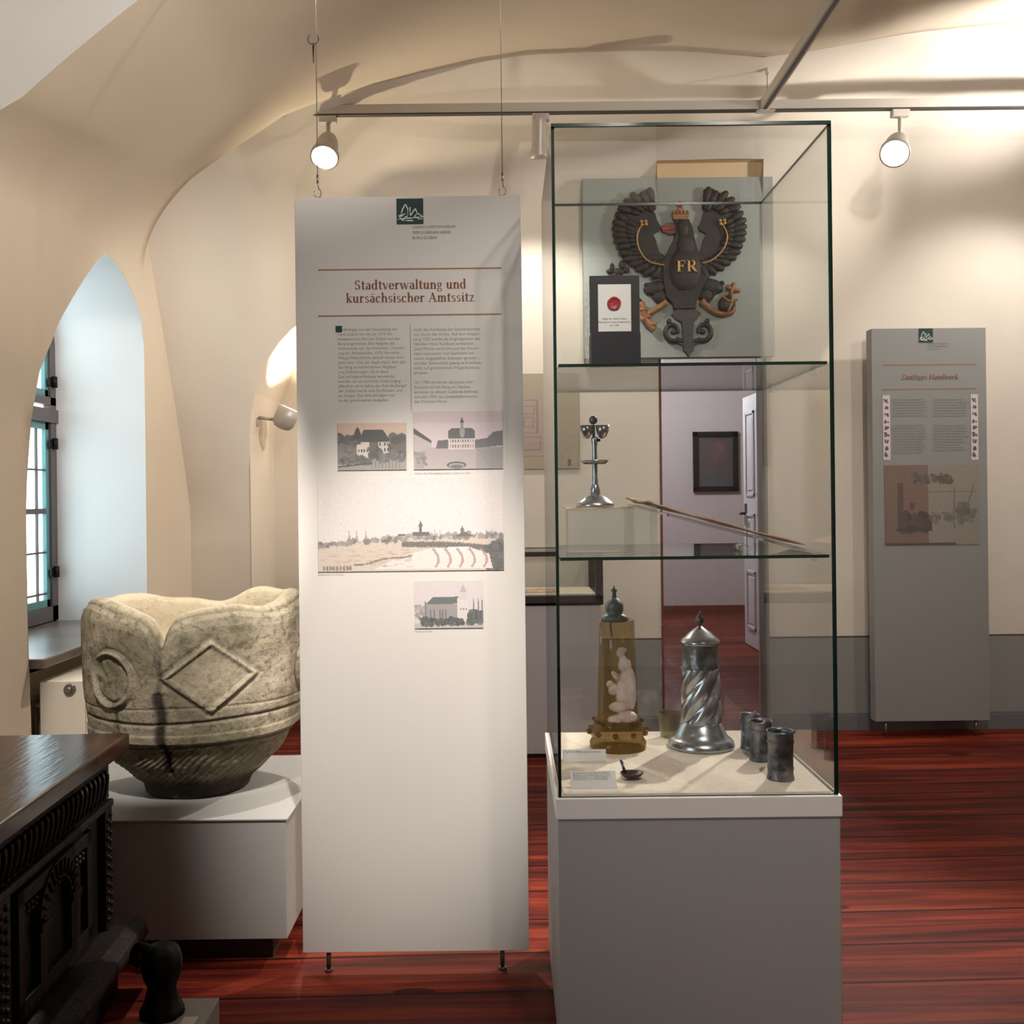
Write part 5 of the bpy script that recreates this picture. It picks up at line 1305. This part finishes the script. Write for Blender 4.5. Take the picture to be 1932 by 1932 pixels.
YFN = 3.02
fc = P(373, 1300, YFN); fcx = fc.x
kf = YFN / F
def stone_mat():
    m = mat('weathered_sandstone', srgb(176, 158, 130), 0.9, spec=0.15)
    nt = m.node_tree; b = nt.nodes['Principled BSDF']; L = nt.links
    tc = nt.nodes.new('ShaderNodeTexCoord')
    def nz(s, d=6, r=0.6):
        n = nt.nodes.new('ShaderNodeTexNoise'); n.inputs['Scale'].default_value = s; n.inputs['Detail'].default_value = d; n.inputs['Roughness'].default_value = r
        L.new(tc.outputs['Object'], n.inputs['Vector']); return n.outputs['Fac']
    def ramp(src, a, b_, ca, cb):
        r = nt.nodes.new('ShaderNodeValToRGB'); r.color_ramp.elements[0].position = a; r.color_ramp.elements[1].position = b_
        r.color_ramp.elements[0].color = ca; r.color_ramp.elements[1].color = cb; L.new(src, r.inputs['Fac']); return r.outputs['Color']
    base = ramp(nz(9), 0.35, 0.65, srgb(148, 138, 120), srgb(190, 180, 160))
    grn = ramp(nz(4.5, 8, 0.7), 0.45, 0.58, (0, 0, 0, 1), (1, 1, 1, 1))
    spk = ramp(nz(46, 6, 0.7), 0.53, 0.63, (0, 0, 0, 1), (1, 1, 1, 1))
    def mix(f, A, B, k=1.0):
        x = nt.nodes.new('ShaderNodeMix'); x.data_type = 'RGBA'
        if k != 1.0:
            mu = nt.nodes.new('ShaderNodeMath'); mu.operation = 'MULTIPLY'; mu.inputs[1].default_value = k; L.new(f, mu.inputs[0]); f = mu.outputs[0]
        L.new(f, x.inputs['Factor']); L.new(A, x.inputs['A'])
        if isinstance(B, tuple): x.inputs['B'].default_value = B
        else: L.new(B, x.inputs['B'])
        return x.outputs['Result']
    c = mix(grn, base, srgb(94, 90, 70), 0.8)
    c = mix(spk, c, srgb(74, 64, 54), 0.6)
    a = nt.nodes.new('ShaderNodeAttribute'); a.attribute_name = 'stain'  # also carries the painted shade below the bowl
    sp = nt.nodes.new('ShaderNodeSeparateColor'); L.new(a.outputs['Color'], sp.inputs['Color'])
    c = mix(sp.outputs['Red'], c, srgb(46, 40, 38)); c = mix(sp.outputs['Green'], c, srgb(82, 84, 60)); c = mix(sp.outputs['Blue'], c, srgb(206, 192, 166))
    L.new(c, b.inputs['Base Color'])
    n2 = nt.nodes.new('ShaderNodeTexNoise'); n2.inputs['Scale'].default_value = 70; n2.inputs['Detail'].default_value = 6; L.new(tc.outputs['Object'], n2.inputs['Vector'])
    bp = nt.nodes.new('ShaderNodeBump'); bp.inputs['Strength'].default_value = 0.7; bp.inputs['Distance'].default_value = 0.006
    L.new(n2.outputs['Fac'], bp.inputs['Height']); L.new(bp.outputs['Normal'], b.inputs['Normal'])
    return m
M_['stone'] = stone_mat(); M_['stonedark'] = mat('dark_stone', srgb(70, 60, 52), 0.8, col2=srgb(46, 40, 36), scale=14, bump=0.6, bscale=60)
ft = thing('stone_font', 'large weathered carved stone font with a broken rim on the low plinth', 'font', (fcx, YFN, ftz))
# profile heights from pixels on the silhouette (depth of the axis)
Hf = lambda v: P(386, v, YFN).z
prof_o = [(88, 1492), (94, 1478), (97, 1468), (100, 1460), (113, 1450), (122, 1440), (130, 1431), (152, 1409), (165, 1388), (170, 1378), (182, 1370), (189, 1360), (191, 1345), (194, 1330), (197, 1305), (200, 1280), (202, 1240), (203, 1190), (202, 1160), (198, 1146), (190, 1138)]
R_ = [(r * kf * 1.0, Hf(v)) for r, v in prof_o]
zz0 = ftz + 0.001
seg, rows_ = 340, 210
zs = np.array([z for r, z in R_]); rs = np.array([r for r, z in R_])
zs = np.maximum(zs, ftz)
ang_front = -PI / 2
def ang_of(u): return ang_front + math.asin(max(-1, min(1, (u - 373) / 201.0)))
A_cr = ang_of(368); A_med = ang_of(278); A_dia = ang_of(452); A_m2 = ang_of(578)
def adiff(a, b): return (a - b + PI) % (2 * PI) - PI
mb = MB(); bm = mb.bm; verts = []; stain_shades = []
Ztop = Hf(1136); Zbot = ftz
def rimh(a):
    h = 0.012 * math.sin(2 * a + 0.6) + 0.008 * math.sin(5 * a + 1.0) + 0.006 * noise.noise(Vector((2.2 * math.cos(a), 2.2 * math.sin(a), 3)))
    h -= 0.075 * math.exp(-abs(adiff(a, A_cr) / 0.075) ** 1.4) + 0.012 * math.exp(-(adiff(a, A_cr) / 0.25) ** 2)
    h -= 0.035 * math.exp(-(adiff(a, PI / 2 - 0.05) / 0.30) ** 2)
    h += 0.012 * math.exp(-(adiff(a, PI / 2 - 0.6) / 0.3) ** 2) + 0.01 * math.exp(-(adiff(a, A_dia + 0.35) / 0.3) ** 2)
    return h
Rref = 201 * kf
for j in range(rows_ + 1):
    t = j / rows_
    z_ = lerp(Zbot, Ztop, t); r_ = float(np.interp(z_, zs, rs)); ring = []
    for i in range(seg):
        a = 2 * PI * i / seg
        z = z_ + rimh(a) * sstep(0.62, 1.0, t)
        r = r_; st = [0, 0, 0]
        nv = Vector((math.cos(a) * r * 9, math.sin(a) * r * 9, z * 9))
        r += 0.0045 * noise.noise(nv) + 0.0022 * noise.noise(nv * 3.1)
        up = sstep(0.80, 0.86, t); r -= 0.004 * (1 - abs(2 * t - 1.84) / 0.16) * 0 
        va = z  # height
        # horizontal grooves and the raised bands
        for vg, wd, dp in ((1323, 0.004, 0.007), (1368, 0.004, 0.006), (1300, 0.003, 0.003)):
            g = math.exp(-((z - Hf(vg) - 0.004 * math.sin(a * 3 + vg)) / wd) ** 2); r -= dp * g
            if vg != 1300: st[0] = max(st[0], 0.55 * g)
        if Hf(1360) < z < Hf(1345): r += 0.004
        # medallions and lozenge
        for Am, um, rad in ((A_med, 278, 46), (A_m2, 578, 44)):
            ds = adiff(a, Am) * Rref; dz = z - Hf(1250)
            q = math.hypot(ds, dz) / (rad * kf)
            if q < 1.3:
                r += 0.013 * math.exp(-((q - 1.0) / 0.085) ** 2) - 0.005 * math.exp(-((q - 0.84) / 0.06) ** 2) - 0.005 * math.exp(-((q - 1.14) / 0.06) ** 2)
                if q < 0.8: r += 0.0045 * noise.noise(Vector((ds * 50, dz * 50, 1)))
                st[1] = max(st[1], 0.35 if q < 0.85 else 0)
        ds = adiff(a, A_dia) * Rref / (76 * kf); dz = (z - Hf(1246)) / (58 * kf); q = abs(ds) + abs(dz)
        if q < 1.35:
            r += 0.009 * math.exp(-((q - 1.0) / 0.07) ** 2) - 0.004 * math.exp(-((q - 1.18) / 0.07) ** 2) + 0.0035 * max(0, 0.8 - q)
            st[2] = max(st[2], 0.25 if q < 0.9 else 0)
        # crack down from the notch with rust-dark run
        cw = adiff(a, A_cr + 0.012 * math.sin(z * 60)) * Rref
        if z < Hf(1185):
            g = math.exp(-(cw / (0.0055 if z > Hf(1270) else 0.0075)) ** 2); r -= 0.010 * g * sstep(Zbot, Hf(1400), z)
            gg = math.exp(-(cw / (0.008 if z > Hf(1270) else 0.017)) ** 4) * (0.95 if z < Hf(1268) else 0.55)
            if z > Hf(1420): st[0] = max(st[0], gg)
        c2 = adiff(a, ang_of(285)) * Rref
        if Hf(1350) < z < Hf(1285): st[0] = max(st[0], 0.7 * math.exp(-(c2 / 0.004) ** 2)); r -= 0.004 * math.exp(-(c2 / 0.003) ** 2)
        # leaf lobes of the lower bowl
        if Hf(1448) < z < Hf(1368):
            tt = (z - Hf(1448)) / (Hf(1368) - Hf(1448)); lob = adiff(a * 5, 0) / 5
            ph = abs(math.sin(lob * 2.5)); r += 0.006 * math.sin(PI * min(1, tt)) * math.cos(5 * a) ** 2
            r += 0.0022 * math.sin(60 * adiff(a, 0) * (0.8 + 0.5 * tt) + 6 * tt * math.cos(5 * a)) * (1 if math.cos(a - ang_front - 0.35) > 0.2 else 0.4)
        # growth of lichen at the left
        gl = sstep(0.15, 0.75, -adiff(a, A_med)) * 0.6 + 0.55 * math.exp(-(adiff(a, A_med - 0.12) / 0.22) ** 2 - ((z - Hf(1302)) / 0.03) ** 2)
        gl *= 0.5 + 0.9 * noise.noise(Vector((math.cos(a) * 8, math.sin(a) * 8, z * 16)))
        st[1] = max(st[1], min(0.8, max(0, gl)))
        # shade below the bowl, painted into the foot's colour
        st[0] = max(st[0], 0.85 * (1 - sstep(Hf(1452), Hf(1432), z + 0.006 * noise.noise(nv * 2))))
        ring.append(Vector((fcx + r * math.cos(a), YFN + r * math.sin(a), z))); stain_shades.append(st)
    verts.append(ring)
# rim and hollow
last_r = verts[-1]
for kx, (fr, dz) in enumerate(((0.97, 0.010), (0.92, 0.014), (0.85, 0.010), (0.80, -0.006), (0.765, -0.04), (0.73, -0.09), (0.68, -0.15), (0.6, -0.20), (0.45, -0.235), (0.25, -0.25), (0.02, -0.255))):
    ring = []
    for i in range(seg):
        a = 2 * PI * i / seg; b = last_r[i]; rb = math.hypot(b.x - fcx, b.y - YFN)
        r = rb * fr + 0.004 * noise.noise(Vector((math.cos(a) * 5 * fr * 2, math.sin(a) * 5 * fr * 2, kx)))
        base = b.z if fr > 0.75 else lerp(b.z, Ztop, sstep(0.76, 0.6, fr))
        # notch narrows outward: hollow reaches closer to the rim there
        z = min(base + dz, 10)
        if fr < 0.76: z = min(z, b.z + 0.0) if False else base + dz
        ring.append(Vector((fcx + r * math.cos(a), YFN + r * math.sin(a), z))); stain_shades.append([0, 0, 0.55 if fr < 0.9 else 0.2])
    verts.append(ring)
mb.rings(verts, True, True, True)
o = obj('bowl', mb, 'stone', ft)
at_ = o.data.attributes.new('stain', 'FLOAT_COLOR', 'POINT')  # stains plus the painted shade on the foot
col = np.ones((len(o.data.vertices), 4), np.float32); col[:, :3] = np.array(stain_shades)
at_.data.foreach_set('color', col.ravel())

# ================================================================== CARVED CHEST
cr = P(245, 1382, 2.57)
ang = math.atan2(-0.043, -1)
CZ = cr.z
ch = thing('carved_chest', 'dark carved oak chest with a polished top, at the lower left edge', 'chest', (cr.x, 2.57, 0), rz=0.043)
# local frame: x outwards to the right, y forward = away from the viewer, z up
X0 = Matrix.Translation((cr.x, 2.57, 0)) @ Matrix.Rotation(0.043, 4, 'Z')
def cb(): return MB(X0)
mb = cb(); mb.box((-0.70, -1.6, CZ - 0.042), (0.0, 0.0, CZ)); obj('top', mb, 'topwood', ch, bevel=0.006)
mb = cb(); mb.box((-0.66, -1.55, 0.17), (-0.055, -0.03, CZ - 0.042)); obj('body', mb, 'darkwood', ch)
mb = cb(); mb.prism([(-0.02, CZ - 0.042), (-0.02, CZ - 0.052), (-0.035, CZ - 0.066), (-0.06, CZ - 0.066), (-0.06, CZ - 0.042)], -1.58, -0.012); obj('top_moulding', mb, 'darkwood', ch)
mb = cb(); mb.prism([(0.035, 0.148), (0.03, 0.162), (0.0, 0.180), (-0.055, 0.184), (-0.70, 0.184), (-0.70, 0.125), (0.02, 0.125), (0.035, 0.135)], -1.62, 0.02); obj('base_moulding', mb, 'darkwood', ch, bevel=0.003)
mb = cb(); mb.box((-0.66, -1.58, 0.0), (-0.03, -0.02, 0.125)); obj('skirt', mb, 'blackwood', ch)
ZT = CZ - 0.068; FX = -0.055
# frieze with curled gouges
mb = cb(); mb.box((FX, -1.55, ZT - 0.085), (FX + 0.012, -0.03, ZT)); fz = obj('frieze', mb, 'darkwood', ch, bevel=0.002)
mb = cb()
for i in range(52):
    y = -0.075 - i * 0.028
    if y < -1.5: break
    pts = [(FX + 0.014, y + 0.010, ZT - 0.010), (FX + 0.022, y + 0.004, ZT - 0.020), (FX + 0.022, y - 0.002, ZT - 0.045), (FX + 0.018, y - 0.010, ZT - 0.068), (FX + 0.012, y - 0.004, ZT - 0.078)]
    mb.tube(spline(pts, 3), [0.003] + [0.0055] * 11 + [0.003], 6)
obj('frieze_gouges', mb, 'darkwood', fz)
mb = cb(); mb.box((FX, -1.55, ZT - 0.105), (FX + 0.024, -0.03, ZT - 0.087)); obj('frieze_bead', mb, 'darkwood', ch, bevel=0.004)
PZ1 = ZT - 0.105; PZ0 = 0.186
rnd = random.Random(11)
def post(y0, y1):
    mb = cb(); mb.box((FX, y0, PZ0), (FX + 0.018, y1, PZ1))
    ym = (y0 + y1) / 2; z = PZ0 + 0.02
    while z < PZ1 - 0.02:
        mb.ell((FX + 0.018, ym - 0.010, z), (0.006, 0.008, 0.007), 8); mb.ell((FX + 0.018, ym + 0.010, z + 0.011), (0.006, 0.008, 0.007), 8); z += 0.022
    obj('carved_post', mb, 'darkwood', ch)
for y0, y1 in ((-0.075, -0.03), (-0.66, -0.60), (-1.25, -1.19)): post(y0, y1)
def panel(y0, y1):
    mb = cb(); w_ = 0.03
    for a, b in (((y0, PZ0 + 0.02), (y0 + w_, PZ1 - 0.02)), ((y1 - w_, PZ0 + 0.02), (y1, PZ1 - 0.02)), ((y0, PZ0 + 0.02), (y1, PZ0 + 0.02 + w_)), ((y0, PZ1 - 0.02 - w_), (y1, PZ1 - 0.02))):
        mb.box((FX, a[0], a[1]), (FX + 0.014, b[0], b[1]))
    for i in range(34):
        yy = lerp(y0 + 0.04, y1 - 0.04, (i % 17) / 16); zz = PZ1 - 0.065 - (0.012 if i % 2 else 0)
        mb.ell((FX + 0.004, yy, zz), (0.008, 0.009, 0.007), 8)
    pn = obj('panel_frame', mb, 'darkwood', ch, bevel=0.002)
    # arch on two pillars round a flat black face painted as niche shade
    ym = (y0 + y1) / 2; zs = PZ0 + 0.17; R1, R2 = 0.105, 0.062
    mb = cb()
    outer = [(ym - R1 * math.cos(t), zs + R1 * math.sin(t)) for t in np.linspace(0, PI, 20)]
    inner = [(ym - R2 * math.cos(t), zs + R2 * math.sin(t)) for t in np.linspace(0, PI, 20)]
    for i in range(19):
        mb.box((0, 0, 0), (0, 0, 0)) if False else None
        q = [outer[i], outer[i + 1], inner[i + 1], inner[i]]
        A = [mb.v((FX + 0.018, y, z)) for y, z in q]; B = [mb.v((FX, y, z)) for y, z in q]
        mb.f(A)
        for s_ in range(4): mb.f([A[s_], A[(s_ + 1) % 4], B[(s_ + 1) % 4], B[s_]])
    for i in range(13):
        t = lerp(0.1, PI - 0.1, i / 12); mb.tube([(FX + 0.02, ym - R2 * 1.1 * math.cos(t), zs + R2 * 1.1 * math.sin(t)), (FX + 0.02, ym - R1 * 0.95 * math.cos(t), zs + R1 * 0.95 * math.sin(t))], 0.004, 6)
    for yy in (ym - (R1 + R2) / 2, ym + (R1 + R2) / 2):
        mb.box((FX, yy - 0.018, PZ0 + 0.05), (FX + 0.016, yy + 0.018, zs)); mb.box((FX, yy - 0.026, zs - 0.012), (FX + 0.024, yy + 0.026, zs + 0.004))
    obj('arch', mb, 'darkwood', pn)
    mb = cb(); pts = [(ym - R2 * math.cos(t), zs + R2 * math.sin(t)) for t in np.linspace(0, PI, 20)]
    pts = [(ym - R2, PZ0 + 0.05)] + pts + [(ym + R2, PZ0 + 0.05)]
    A = [mb.v((FX + 0.001, y, z)) for y, z in pts]; mb.f(A)
    obj('niche', mb, 'blackwood', pn)
panel(-0.555, -0.155); panel(-1.14, -0.72)
# flat black strips painting the shade of the gaps between posts and frames
for y0_, y1_ in ((-0.15, -0.08), (-0.60, -0.56), (-0.715, -0.665)):
    mb = cb(); mb.box((FX - 0.001, y0_, PZ0), (FX + 0.001, y1_, PZ1)); obj('gap_shade', mb, 'blackwood', ch)

# dark turned foot standing on a small labelled block beside the chest
YT2 = 2.22
p = P(306, 1915, YT2); ks = YT2 / F
zt2 = P(306, 1913, YT2).z
st = thing('label_stand', 'small pale grey block with a white label on the floor beside the chest', 'stand', (P(350, 1920, YT2).x, YT2, 0))
mb = MB(); mb.box((P(268, 1920, YT2).x, YT2 - 0.06, 0.0), (P(397, 1920, YT2).x, YT2 + 0.07, max(0.012, zt2))); obj('block', mb, 'base', st, bevel=0.002)
mb = MB(); mb.box((P(352, 1920, YT2).x, YT2 - 0.045, max(0.012, zt2)), (P(378, 1920, YT2).x, YT2 - 0.015, max(0.012, zt2) + 0.001)); obj('label', mb, 'card', st)
zt2 = max(0.012, zt2)
mb = MB(); prf = [(40, 0), (42, 6), (38, 14), (32, 24), (30, 36), (26, 48), (28, 60), (34, 74), (38, 90), (38, 104), (35, 116), (28, 126), (16, 132), (4, 134)]
mb.lathe([(r * ks, zt2 + 0.0005 + h * ks) for r, h in prf], (p.x, YT2, 0), 36, fn=lambda r, z, a: r * (1 + 0.03 * math.cos(8 * a)))
mb.tube(spline([(p.x - 22 * ks, YT2, zt2 + 122 * ks), (p.x - 42 * ks, YT2, zt2 + 128 * ks), (p.x - 52 * ks, YT2, zt2 + 108 * ks), (p.x - 40 * ks, YT2, zt2 + 92 * ks)], 5), 9 * ks, 8)
setp(obj('turned_wooden_foot', mb, 'blackwood'), 'black turned wooden foot on the small grey block beside the chest', 'carved foot')

# ================================================================== RADIATOR
YRD = 3.58
r0 = P(75, 1290, YRD); r1 = P(160, 1290, YRD); rt = P(75, 1286, YRD).z
rd = thing('radiator', 'cream panel radiator under the window sill', 'radiator', ((r0.x + r1.x) / 2, 4.0, 0.1))
mb = MB(); mb.box((r0.x, YRD, 0.12), (r1.x, YRD + 0.006, rt)); obj('end_cover', mb, 'radiator', rd, bevel=0.002)
mb = MB(); mb.box((r0.x, YRD + 0.006, rt - 0.012), (r1.x + 0.004, 4.55, rt + 0.001)); obj('top_grille', mb, 'radiator', rd, bevel=0.002)
mb = MB(); y = YRD + 0.02
mb.box((r1.x - 0.018, YRD + 0.006, 0.13), (r1.x - 0.004, 4.54, rt - 0.012)); mb.box((r0.x + 0.004, YRD + 0.006, 0.13), (r0.x + 0.018, 4.54, rt - 0.012))
while y < 4.52:
    mb.box((r1.x - 0.006, y, 0.14), (r1.x + 0.002, y + 0.018, rt - 0.02)); y += 0.033
obj('ribbed_panel', mb, 'radiator', rd, bevel=0.001)
kk = P(132, 1301, YRD)
mb = MB(); mb.cyl((kk.x, YRD, kk.z), (kk.x, YRD - 0.008, kk.z), 0.022, 0.020, 20); mb.cyl((kk.x, YRD - 0.008, kk.z), (kk.x, YRD - 0.022, kk.z), 0.012, 0.010, 6); obj('end_plug', mb, 'steel', rd)
for yy in (3.7, 4.4):
    mb = MB(); mb.box((r0.x - 0.03, yy, 0.0), (r0.x + 0.03, yy + 0.03, 0.14)); obj('bracket', mb, 'radiator', rd)
pz = P(66, 1345, YRD + 0.1)
mb = MB(); mb.cyl((pz.x, YRD + 0.08, 0.0), (pz.x, YRD + 0.08, P(66, 1330, YRD).z), 0.014, seg=12); mb.cyl((pz.x, YRD + 0.08, P(66, 1330, YRD).z - 0.02), (r0.x + 0.01, YRD + 0.08, P(66, 1330, YRD).z - 0.02), 0.010, seg=10)
obj('supply_pipe', mb, mat('pipe_olive', srgb(120, 112, 84), 0.5), rd)

# ================================================================== FLAT VITRINE AT THE BACK
YV0, YV1 = 4.80, 5.235
vz0 = P(1050, 1142, YV0).z; vz1 = P(1050, 1041, YV0).z; vx1 = P(1138, 1100, YV0).x; vx0 = vx1 - 0.95
vt = thing('table_vitrine', 'dark-framed table vitrine on a pale plinth at the back wall', 'vitrine', ((vx0 + vx1) / 2, (YV0 + YV1) / 2, 0))
mb = MB(); mb.box((vx0 + 0.01, YV0 + 0.01, 0.02), (vx1 - 0.01, YV1 - 0.01, vz0 - 0.002)); obj('plinth', mb, mat('vitrine_plinth', srgb(190, 186, 188), 0.6), vt, bevel=0.002)
mb = MB(); mb.box((vx0 + 0.04, YV0 + 0.04, 0.0), (vx1 - 0.04, YV1 - 0.04, 0.02)); obj('recessed_base', mb, 'raildark', vt)
mb = MB()
mb.box((vx0, YV0, vz0), (vx1, YV1, vz0 + 0.012))
for a, b in (((vx0, YV0), (vx1, YV0 + 0.035)), ((vx0, YV1 - 0.03), (vx1, YV1)), ((vx0, YV0), (vx0 + 0.035, YV1)), ((vx1 - 0.035, YV0), (vx1, YV1))):
    mb.box((a[0], a[1], vz0), (b[0], b[1], vz0 + 0.044))
for a in ((vx0, YV0), (vx1 - 0.035, YV0), (vx0, YV1 - 0.03), (vx1 - 0.035, YV1 - 0.03)): mb.box((a[0], a[1], vz0 + 0.04), (a[0] + 0.035, a[1] + 0.03, vz1))
for a, b in (((vx0, YV0), (vx1, YV0 + 0.03)), ((vx0, YV1 - 0.03), (vx1, YV1)), ((vx0, YV0), (vx0 + 0.03, YV1)), ((vx1 - 0.03, YV0), (vx1, YV1))):
    mb.box((a[0], a[1], vz1 - 0.022), (b[0], b[1], vz1))
obj('frame', mb, 'vitrine', vt, bevel=0.002)
mb = MB(); mb.box((vx0 + 0.03, YV0 + 0.035, vz0 + 0.012), (vx1 - 0.035, YV1 - 0.03, vz0 + 0.05)); obj('lining', mb, 'vfloor', vt)
mb = MB(); mb.box((vx0 + 0.02, YV0 + 0.012, vz0 + 0.044), (vx1 - 0.035, YV0 + 0.016, vz1 - 0.02)); mb.box((vx0 + 0.02, YV0 + 0.02, vz1 - 0.006), (vx1 - 0.02, YV1 - 0.02, vz1 - 0.002)); obj('glazing', mb, 'glass', vt)
mb = MB(); mb.box((vx1 - 0.5, YV0 + 0.09, vz0 + 0.051), (vx1 - 0.2, YV0 + 0.28, vz0 + 0.055)); setp(obj('old_print', mb, 'paper'), 'yellowed sheet lying inside the dark-framed table vitrine', 'document')
q = P(1043, 1108, YV0 + 0.12)
mb = MB(); mb.lathe([(0.022, vz0 + 0.0515), (0.024, vz0 + 0.056), (0.010, vz0 + 0.065), (0.008, vz0 + 0.085), (0.014, vz0 + 0.10), (0.006, vz0 + 0.112), (0.001, vz0 + 0.118)], (q.x, YV0 + 0.12, 0), 20)
setp(obj('small_figurine', mb, 'gold'), 'tiny yellow-brown figurine inside the dark-framed table vitrine', 'figurine')

# poster above the vitrine
a = P(960, 706, YW); b = P(1093, 884, YW)
ps_ = thing('wall_poster', 'olive brown wall poster with a line-drawn plan, above the table vitrine', 'poster', ((a.x + b.x) / 2, YW - 0.006, b.z))
picture('poster_sheet', pic_plan(), a.x, a.z, b.x, b.z, YW - 0.012, ps_, 0.010)
# framed dark picture in the next room
a = P(1307, 815, YF - 0.02); b = P(1393, 927, YF - 0.02)
fp = thing('framed_picture', 'dark framed picture on the far wall seen through the doorway', 'picture', ((a.x + b.x) / 2, YF - 0.02, b.z))
mb = MB(); fw = 0.055
for lo, hi in (((a.x, b.z), (a.x + fw, a.z)), ((b.x - fw, b.z), (b.x, a.z)), ((a.x, b.z), (b.x, b.z + fw)), ((a.x, a.z - fw), (b.x, a.z))):
    mb.box((lo[0], YF - 0.05, lo[1]), (hi[0], YF - 0.002, hi[1]))
obj('frame', mb, 'blackwood', fp, bevel=0.004)
picture('painting', pic_dark(), a.x + fw - 0.005, a.z - fw + 0.005, b.x - fw + 0.005, b.z + fw - 0.005, YF - 0.03, fp, 0.02)
